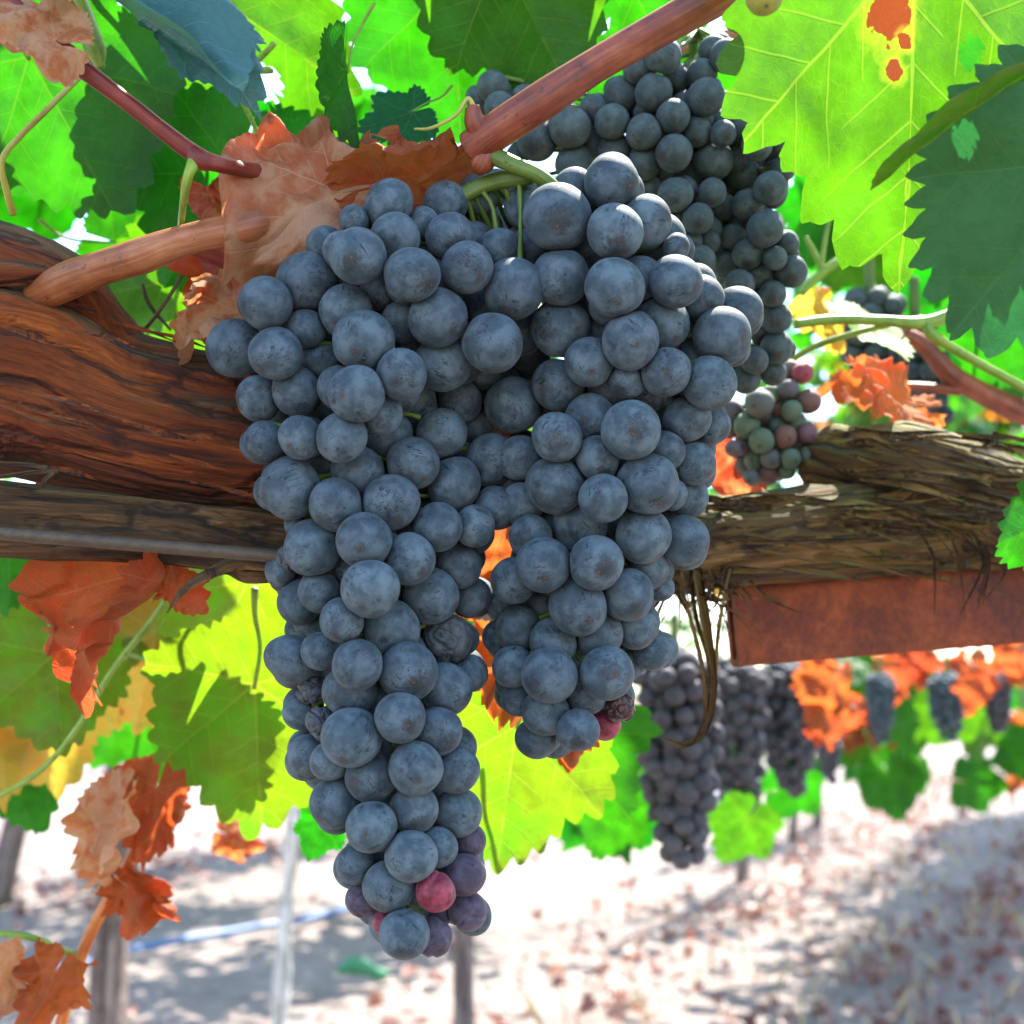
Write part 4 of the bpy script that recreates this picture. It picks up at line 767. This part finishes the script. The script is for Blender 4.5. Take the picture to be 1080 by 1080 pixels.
def cluster(label, L, d0, prof, mat, kinds=None, sub=4, nfill=60, seed=0, axis=None, rscale=1.0, group=None, labels=None, depth_thick=4.0):
    rg = np.random.default_rng(seed); L = tidy(L, rscale); okm = [i for i, g in enumerate(L) if g[2] > 0]
    kinds = {n_: kinds[i] for n_, i in enumerate(okm) if i in (kinds or {})}; L = np.array([L[i] for i in okm], float); C, r = solve(L, d0, prof, rscale)
    # the far side of the cluster
    fill = []; Call = list(C); rall = list(r)
    for _ in range(nfill * 60):
        if len(fill) >= nfill: break
        k = rg.integers(len(C)); rr = np.median(r) * rg.uniform(.85, 1.05)
        ray = C[k] - CO; ray /= np.linalg.norm(ray)
        q = C[k] + ray * rr * rg.uniform(1.0, depth_thick) + rg.normal(size=3) * rr * .5
        z = np.dot(q - CO, CF); qx = 540 + np.dot(q - CO, CR) / z * FPX; qy = 540 - np.dot(q - CO, CU) / z * FPX
        rim = np.column_stack([qx + rr * FPX / z * RC_, qy + rr * FPX / z * RS_])
        if (np.hypot(rim[:, None, 0] - L[None, :, 0], rim[:, None, 1] - L[None, :, 1]) - L[None, :, 2] * rscale).min(1).max() > np.median(L[:, 2]) * .33: continue
        D = np.linalg.norm(np.array(Call) - q, axis=1)
        if (D < .88 * (np.array(rall) + rr)).any(): continue
        fill.append((q, rr)); Call.append(q); rall.append(rr)
    Call = np.array(Call); rall = np.array(rall)
    mid = C.mean(0); top = P(L[:, 0].mean(), L[:, 1].min(), np.dot(mid - CO, CF) + 0.01)
    ax = np.array([P(x, y, z) for x, y, z in axis])
    t = thing('grape_cluster', label, 'grape cluster', ax[0], group)
    stem = [tube(ax, np.linspace(.0032, .0014, len(ax)), 40, 8)]
    zs, _ = curve(ax, 1, 60); stuff = []
    for i in range(len(Call)):
        vis = i < len(C); k = (kinds or {}).get(i, ('n', mat, None)) if vis else ('n', mat, None)
        c, rr = Call[i], rall[i]
        near_ax = zs[np.argmin(np.linalg.norm(zs - (c + [0, 0, .006]), axis=1))]
        out = c - near_ax; out /= np.linalg.norm(out) + 1e-9
        pist = out * 1.0 + np.array([0, -.25, -.45]) + rg.normal(size=3) * .35; pist /= np.linalg.norm(pist)
        v, gp, f = grape_shape(rg, sub if vis else 3, pist, k[0]); v = v * rr
        if k[0] == 'n':
            D = np.linalg.norm(Call - c, axis=1)
            for j in np.where((D > 1e-6) & (D < (rall + rr) * 1.02))[0]:
                n_ = (Call[j] - c) / D[j]; pl = (D[j] ** 2 + rr ** 2 - rall[j] ** 2) / (2 * D[j]) * 0.995
                s = v @ n_ - pl; kk = rr * .055
                v = v - n_[None] * (kk * np.log1p(np.exp(np.clip(s / kk, -30, 30))))[:, None]
        gr = np.full(len(v), rg.uniform(0, 1))
        if vis and i < 100:
            o = link('grape', mesh('grape', v, f, k[1], {'gp': gp, 'gr': gr}), t, c - ax[0])
            if k[2]: o['label'] = k[2]
            pb = -pist * rr * 0.97; pa = near_ax - c
            add('pedicel', tube([pa, (pa + pb) / 2 + rg.normal(size=3) * .001, pb], [.0011, .0008, .0012], 6, 5, cap=False), M_rachis, o)
            continue
        else: stuff.append((v + c - ax[0], f, {'gp': gp, 'gr': gr}))
        back = c - pist * rr * 0.97
        stem.append(tube([near_ax, (near_ax + back) / 2 + rg.normal(size=3) * .001, back], [.0011, .0008, .0011], 6, 5, cap=False))
    if stuff:
        o = add('inner_grapes', join(stuff), mat, t); o['kind'] = 'stuff'
    add('stalk', join(stem), M_rachis, t, ax[0])
    return t
RA_ = np.linspace(0, 6.283, 12, endpoint=False); RC_, RS_ = np.cos(RA_), np.sin(RA_)
def conv(lst, ox, oy, s): return [(ox + a / s, oy + b / s, c / s, l) for a, b, c, l in lst]
A = conv([(685, 425, 112, 0), (808, 215, 100, 1), (668, 278, 60, 2), (555, 390, 85, 1), (475, 530, 115, 1), (310, 615, 103, 0), (185, 800, 112, 1), (350, 822, 103, 0), (475, 720, 78, 2), (635, 650, 106, 1), (708, 770, 122, 0), (535, 855, 80, 2), (770, 570, 75, 3), (905, 500, 108, 0), (835, 350, 100, 1), (950, 290, 65, 2), (1058, 345, 92, 1), (1010, 675, 118, 0), (870, 690, 85, 2), (862, 905, 103, 0), (680, 985, 110, 0), (435, 975, 95, 1), (280, 1005, 90, 1), (890, 1030, 115, 1), (1030, 860, 112, 1), (560, 1010, 75, 2), (760, 860, 80, 3)], 200, 160, 3.857)
B = conv([(295, 160, 87, 0), (150, 180, 82, 1), (465, 160, 100, 0), (655, 150, 100, 1), (870, 145, 105, 1), (1010, 110, 70, 2), (255, 365, 125, 0), (440, 435, 107, 0), (530, 300, 108, 1), (755, 265, 105, 0), (920, 350, 112, 0), (665, 425, 116, 0), (855, 525, 100, 0), (350, 605, 111, 0), (555, 580, 112, 0), (742, 655, 104, 0), (250, 650, 60, 2), (280, 520, 48, 2), (215, 700, 65, 2), (375, 785, 88, 1), (580, 775, 116, 0), (295, 830, 88, 1), (465, 905, 87, 0), (670, 935, 112, 0), (825, 805, 110, 0), (935, 680, 92, 1), (990, 810, 82, 1), (895, 980, 106, 1), (620, 1080, 60, 3)], 240, 420, 3.857)
Cc = conv([(145, 45, 78, 1), (235, 20, 58, 1), (350, 62, 75, 0), (512, 85, 90, 0), (630, 140, 80, 1), (705, 90, 55, 1), (325, 148, 82, 1), (205, 145, 48, 2), (165, 215, 50, 2), (232, 242, 50, 1), (485, 230, 78, 0), (332, 293, 92, 0), (605, 275, 76, 1), (195, 350, 65, 2), (265, 368, 62, 1), (392, 415, 80, 1), (535, 390, 82, 0), (660, 395, 72, 1), (680, 335, 45, 2), (280, 500, 80, 1), (395, 575, 78, 0), (530, 520, 76, 1), (668, 530, 74, 1), (520, 668, 82, 0), (605, 640, 62, 1), (345, 695, 60, 1), (450, 765, 80, 0), (365, 810, 54, 1), (600, 780, 63, 0), (688, 728, 66, 1), (705, 620, 52, 2), (700, 842, 60, 1), (500, 915, 76, 0), (590, 925, 60, 1), (437, 880, 38, 2), (620, 855, 34, 2)], 260, 680, 3.0)
E0 = conv([(100, 178, 75, 1), (115, 312, 62, 1), (55, 365, 58, 1), (20, 245, 40, 3)], 480, 420, 2.7)
D0 = conv([(150, 330, 72, 2), (40, 388, 86, 0), (195, 458, 97, 0), (125, 640, 98, 0), (20, 705, 78, 1), (95, 735, 62, 2), (15, 835, 72, 2)], 480, 160, 3.176)
LC = A + B + Cc + E0 + D0 + [(548, 350, 25, 3), (525, 405, 25, 3), (552, 262, 24, 3), (560, 395, 25, 3), (505, 205, 22, 3), (470, 215, 22, 3), (518, 320, 26, 3), (440, 560, 24, 3), (375, 600, 24, 3), (400, 740, 22, 3)]
nA, nB = len(A), len(B); sh = nA + nB
KL = {nA + 16: ('s', M_grape_shriv, 'small shrivelled grape'), nA + 27: ('s', M_grape_shriv, 'large wrinkled shrivelled grape'), sh + 7: ('s', M_grape_shriv, 'shrivelled dark grape'), sh + 9: ('s', M_grape_shriv, 'shrivelled dark grape'),
      sh + 28: ('d', M_grape_red, 'glossy red unripe grape'), sh + 29: ('n', M_grape_purple, 'purple grape lit by the sun'), sh + 30: ('n', M_grape_purple, None), sh + 31: ('d', M_grape_purple, 'dented purple grape'), sh + 33: ('d', M_grape_purple, None), sh + 34: ('n', M_grape_red, None), sh + 35: ('n', M_grape_purple, None), sh + 27: ('d', M_grape_purple, None)}
def profL(x, y):
    xc = np.interp(y, [180, 350, 500, 650, 800, 1000], [400, 400, 395, 400, 405, 430]); hw = np.interp(y, [180, 350, 500, 650, 800, 1000], [150, 175, 135, 110, 90, 55]); u = (x - xc) / hw
    return hw * .55 * u * u * .4 / FPX + np.interp(y, [180, 300, 600, 1000], [.022, .004, .0, .006])
cluster('long tapering blue black grape cluster hanging in front at left', LC, .395, profL, M_grape, KL, nfill=240, seed=11, rscale=1.05, axis=[(560, 185, .43), (500, 200, .435), (430, 260, .432), (400, 450, .43), (400, 650, .425), (412, 800, .42), (430, 950, .415)])
D1 = conv([(342, 220, 110, 0), (535, 268, 92, 0), (525, 105, 88, 1), (400, 130, 72, 1), (240, 185, 75, 2), (640, 235, 88, 1), (688, 290, 80, 2), (740, 320, 46, 2), (355, 420, 90, 1), (535, 455, 98, 0), (620, 430, 74, 1), (740, 435, 86, 0), (822, 490, 78, 1), (948, 530, 77, 1), (895, 618, 96, 0), (355, 592, 96, 1), (690, 575, 92, 1), (588, 632, 93, 0), (450, 705, 82, 0), (705, 738, 80, 0), (575, 768, 60, 1), (852, 775, 88, 0), (800, 695, 66, 2), (345, 780, 86, 2), (195, 850, 92, 2), (250, 320, 64, 3), (480, 620, 60, 3), (790, 800, 60, 3)], 480, 160, 3.176)
E1 = conv([(500, 90, 82, 0), (290, 112, 71, 0), (385, 60, 70, 1), (405, 170, 62, 1), (285, 248, 81, 0), (548, 245, 86, 0), (185, 170, 65, 2), (422, 285, 67, 0), (355, 360, 78, 0), (190, 300, 60, 2), (215, 395, 60, 1), (535, 392, 77, 0), (650, 405, 70, 1), (595, 150, 56, 1), (660, 60, 66, 1), (735, 80, 50, 2), (680, 185, 64, 1), (620, 275, 44, 2), (660, 280, 60, 2), (252, 475, 76, 0), (402, 468, 77, 0), (165, 520, 66, 1), (548, 482, 62, 1), (490, 560, 74, 1), (350, 592, 83, 0), (245, 592, 48, 2), (180, 655, 63, 1), (125, 680, 46, 2), (280, 693, 69, 0), (412, 675, 66, 1), (515, 650, 63, 1), (563, 722, 52, 1), (585, 540, 38, 2), (165, 765, 58, 1), (268, 790, 78, 0), (433, 783, 76, 0), (500, 750, 44, 2), (375, 840, 60, 1), (258, 895, 67, 0), (180, 855, 50, 2), (230, 970, 59, 1), (350, 945, 59, 0), (470, 880, 48, 1), (427, 930, 42, 2), (130, 590, 40, 3), (60, 250, 60, 3), (320, 830, 40, 3)], 480, 420, 2.7)
RC = D1 + E1; b1 = len(D1)
KR = {b1 + 42: ('s', M_grape_gloss, 'glossy shrivelled raisin like grape'), b1 + 43: ('n', M_grape_red, 'pink unripe grape')}
def profR(x, y):
    xc = np.interp(y, [180, 350, 500, 650, 780], [640, 660, 640, 610, 590]); hw = np.interp(y, [180, 350, 500, 650, 780], [100, 130, 110, 90, 50]); u = (x - xc) / hw
    return hw * .55 * u * u * .4 / FPX + np.interp(y, [180, 300, 600, 800], [.008, 0, .004, .01])
cluster('broad blue black grape cluster hanging in front at right of center', RC, .408, profR, M_grape, KR, nfill=190, seed=12, rscale=1.05, axis=[(590, 190, .432), (620, 250, .44), (655, 350, .445), (645, 480, .44), (615, 620, .438), (590, 760, .435)])
F1 = conv([(575, 215, 66, 0), (485, 258, 62, 1), (538, 350, 72, 0), (418, 358, 67, 1), (380, 462, 64, 0), (500, 502, 66, 0), (612, 442, 64, 0), (655, 395, 47, 1), (735, 370, 72, 0), (722, 280, 57, 1), (815, 212, 62, 0), (765, 190, 55, 1), (615, 580, 69, 0), (500, 622, 63, 0), (388, 575, 62, 1), (308, 412, 50, 1), (220, 485, 76, 0), (95, 530, 76, 0), (310, 560, 58, 1), (235, 622, 70, 1), (700, 500, 56, 0), (765, 610, 74, 0), (800, 508, 50, 0), (875, 480, 54, 0), (720, 450, 42, 1), (930, 552, 58, 0), (855, 602, 44, 1), (970, 460, 48, 1), (682, 675, 66, 0), (620, 740, 66, 0), (520, 715, 48, 1), (760, 730, 52, 0), (705, 830, 57, 0), (625, 830, 47, 1), (880, 665, 62, 1), (980, 715, 63, 0), (895, 780, 61, 1), (960, 870, 69, 0), (800, 785, 52, 2), (895, 965, 59, 0), (1000, 980, 45, 0), (940, 1042, 49, 0), (815, 1010, 50, 1), (680, 920, 42, 1), (750, 920, 42, 1), (715, 990, 57, 0), (1042, 930, 47, 1), (1030, 645, 44, 1), (1060, 1030, 62, 0), (1010, 545, 46, 1), (1010, 400, 42, 1), (20, 590, 42, 2), (830, 720, 50, 3), (840, 900, 50, 3), (640, 520, 50, 3), (430, 660, 50, 3), (290, 500, 50, 3), (920, 640, 50, 3)], 540, 0, 3.6)
F2 = conv([(900, 330, 63, 1), (855, 380, 56, 1), (925, 405, 56, 0), (1020, 370, 48, 1), (910, 715, 70, 0), (1050, 530, 62, 0), (925, 855, 48, 1), (975, 840, 62, 2)], 270, 0, 3.6)
F3 = conv([(205, 55, 49, 0), (290, 70, 40, 0), (345, 105, 47, 0), (250, 127, 43, 0), (180, 150, 46, 0), (285, 180, 42, 0), (140, 92, 44, 1), (55, 80, 46, 1), (295, 258, 48, 0), (245, 295, 36, 1), (298, 350, 52, 0), (228, 390, 43, 0), (285, 428, 41, 0), (200, 450, 46, 0), (330, 30, 40, 1), (235, 240, 40, 2), (150, 400, 44, 2)], 720, 250, 3.0)
def profF(x, y): return abs(x - 700) * 0.00006 + max(0, y - 250) * .00012
t3 = cluster('large dusky grape cluster behind, hanging under the slanting cane', F1 + F2 + F3, .50, profF, M_grape_back, None, sub=3, nfill=160, seed=13, rscale=1.04, axis=[(735, 30, .54), (730, 90, .55), (720, 160, .556), (745, 260, .565), (780, 340, .575), (800, 400, .58)])
U1 = conv([(243, 527, 44, 0), (155, 550, 36, 1), (203, 597, 41, 0), (280, 500, 32, 1), (335, 482, 33, 1), (250, 645, 39, 0), (325, 632, 35, 0), (395, 620, 31, 0), (230, 705, 33, 0), (280, 702, 33, 0), (343, 700, 31, 0), (400, 690, 33, 0), (270, 755, 31, 1), (330, 740, 27, 1), (215, 760, 25, 1), (190, 660, 30, 1), (160, 670, 26, 1), (265, 570, 28, 2), (345, 550, 33, 0), (400, 520, 38, 0), (362, 590, 28, 1), (300, 600, 30, 1), (380, 430, 32, 1), (150, 610, 28, 2), (300, 560, 30, 2), (380, 650, 28, 2), (190, 720, 25, 2), (340, 420, 30, 2), (250, 600, 28, 2)], 720, 250, 3.0)
cluster('loose half ripe cluster of green, pink and blue grapes above the shaggy arm', U1, .60, lambda x, y: 0.0, M_grape_unripe, None, sub=3, nfill=40, seed=14, rscale=1.05, axis=[(830, 375, .62), (822, 410, .622), (815, 450, .622), (810, 500, .62)], depth_thick=2.5)

# distant clusters: same grape meshes shared
PROTO = []
for k in range(5):
    rg = np.random.default_rng(50 + k); v, gp, f = grape_shape(rg, 3, (0.1 * k - .2, -.5, -.8)); PROTO.append((v, gp, f))
PM = {}
def proto(k, mat):
    if (k, mat.name) not in PM:
        v, gp, f = PROTO[k]; PM[(k, mat.name)] = mesh('grape', v, f, mat, {'gp': gp, 'gr': np.full(len(v), k * .17)})
    return PM[(k, mat.name)]
def far_cluster(label, px, ytop, ybot, wtop, wbot, rpx, d, mat, seed, nmax=110, group=None, lean=0):
    rg = np.random.default_rng(seed); k = d / FPX; r0 = rpx * k
    top = P(px, ytop, d); t = thing('grape_cluster', label, 'grape cluster', top, group); H = (ybot - ytop) * k
    C = []; rs_ = []
    for _ in range(40000):
        if len(C) >= nmax: break
        u = rg.uniform(0, 1) ** .9; wd = (wtop * (1 - u) ** .8 + wbot * u) * k * .5; wd *= min(1, u * 6 + .5) * (1 - .35 * u ** 4)
        a = rg.uniform(0, 6.28); q = math.sqrt(rg.uniform(.25, 1)); rr = r0 * rg.uniform(.82, 1.1)
        p = np.array([math.cos(a) * q * max(wd - rr, rr * .3) + lean * k * u, math.sin(a) * q * max(wd - rr, rr * .3), -u * H])
        if C and (np.linalg.norm(np.array(C) - p, axis=1) < .80 * (np.array(rs_) + rr)).any(): continue
        C.append(p); rs_.append(rr)
    order = sorted(range(len(C)), key=lambda i: C[i][1]); stuff = []; stem = [tube([(0, 0, .03), (0, 0, 0), (lean * k * .5, 0, -H * .5), (lean * k, 0, -H * .95)], [.003, .003, .002, .001], 20, 6)]
    for n_, i in enumerate(order):
        kk = int(rg.integers(5)); M = rot_to((0, 0, -1), rg.uniform(0, 6.28))
        if n_ < 100:
            o = link('grape', proto(kk, mat), t, C[i]); o.scale = [rs_[i]] * 3; o.rotation_euler = (rg.normal() * .3, rg.normal() * .3, math.atan2(C[i][1], C[i][0]) + 1.57)
        else:
            v, gp, f = PROTO[kk]; stuff.append((v * rs_[i] + C[i], f, {'gp': gp, 'gr': np.full(len(v), rg.uniform())}))
        stem.append(tube([(lean * k * -C[i][2] / H, 0, C[i][2] + .01), C[i] + [0, 0, rs_[i] * .5]], [.001, .001], 3, 5, cap=False))
    if stuff: o = add('inner_grapes', join(stuff), mat, t); o['kind'] = 'stuff'
    add('stalk', join(stem), M_rachis, t)
far_cluster('purple grey cluster hanging just right of the big right cluster tip', 712, 690, 905, 104, 74, 12, 1.0, M_grape_far, 1, 230, lean=4)
far_cluster('slender purple grey cluster partly under the left end of the beam', 772, 700, 872, 84, 44, 8.5, 1.45, M_grape_far, 2, 260, lean=6)
far_cluster('small purple cluster behind the rust dry leaves under the beam', 826, 700, 832, 76, 50, 7.2, 1.5, M_grape_far, 3, 220, lean=6)
far_cluster('dark little cluster behind the hanging rust dry leaf', 872, 705, 820, 48, 24, 6.0, 2.1, M_grape_far, 4, 130)
far_cluster('far blue cluster under the beam between orange leaves at right', 998, 712, 778, 48, 30, 4.6, 1.85, M_grape, 5, 110)
far_cluster('tiny far cluster left of the far blue one under the beam', 928, 712, 782, 36, 24, 4.4, 1.88, M_grape, 6, 90)
far_cluster('blurred blue cluster hanging behind the green shoot at right', 918, 312, 410, 84, 66, 12, .78, M_grape_back, 7, 80)
far_cluster('blurred blue cluster beside the red cane at right', 966, 345, 452, 76, 48, 12, .76, M_grape, 8, 80, lean=18)
far_cluster('last small blue cluster under the beam at the right edge', 1050, 706, 770, 40, 24, 4.4, 1.86, M_grape_far, 9, 100)
# lone green grape at the top of the frame
c = P(806, -4, .362); t = thing('grape', 'single greenish brown grape at the top edge beside the huge leaf', 'grape', c)
v, gp, f = PROTO[2]; link('berry', mesh('berry', v * pr(20, .362), f, M_grape_green, {'gp': gp, 'gr': np.full(len(v), .3)}), t)
add('stalk', tube([(0, 0, pr(18, .362)), (.001, .002, .02), (.004, .004, .04)], [.0012, .001, .0013], 10, 6), M_green_stem, t)

# ------------------------------------------------------------------ unseen leaves added above the frame to shade the clusters, opened along some sun paths
rg = np.random.default_rng(77); n = 2600
base = np.column_stack([rg.uniform(-1.6, 1.8, n), rg.uniform(.45, 1.15, n), rg.uniform(1.10, 1.6, n)])
lit = np.array([P(*q) for q in ([(x, y, .405) for x in range(690, 1080, 45) for y in (0, 60, 120, 180, 240)] + [(960, 40, .4), (900, 120, .4), (980, 180, .4), (930, 60, .4), (860, 90, .4), (960, 250, .4), (260, 40, .52), (420, 60, .54), (560, 10, .5), (640, 30, .55), (130, 200, .55), (60, 120, .5), (220, 230, .56), (1060, 480, .47), (1040, 300, .7), (490, 905, .43), (260, 700, .62), (280, 800, .6), (230, 780, .6), (230, 660, .62), (200, 700, .6), (300, 740, .6), (330, 820, .6), (560, 830, .58), (800, 215, .52), (760, 60, .52), (955, 420, .6)])])
SN = np.array(SUN); keep = []
for q in base:
    e = q - CO; z = np.dot(e, CF); yy = 540 - np.dot(e, CU) / z * FPX; xx = abs(np.dot(e, CR) / z * FPX)
    dd = q - lit; dd = dd - (dd @ SN)[:, None] * SN
    keep.append((yy < -70 or xx > 640) and np.linalg.norm(dd, axis=1).min() > .085)
o = add('shade_canopy', leaf_cloud(base[np.array(keep)], .085, np.array([.2, .2, 1.2]), rg), M_far_green); tag(o, 'unseen leaves added above the frame to shade the clusters', 'foliage', kind='stuff')
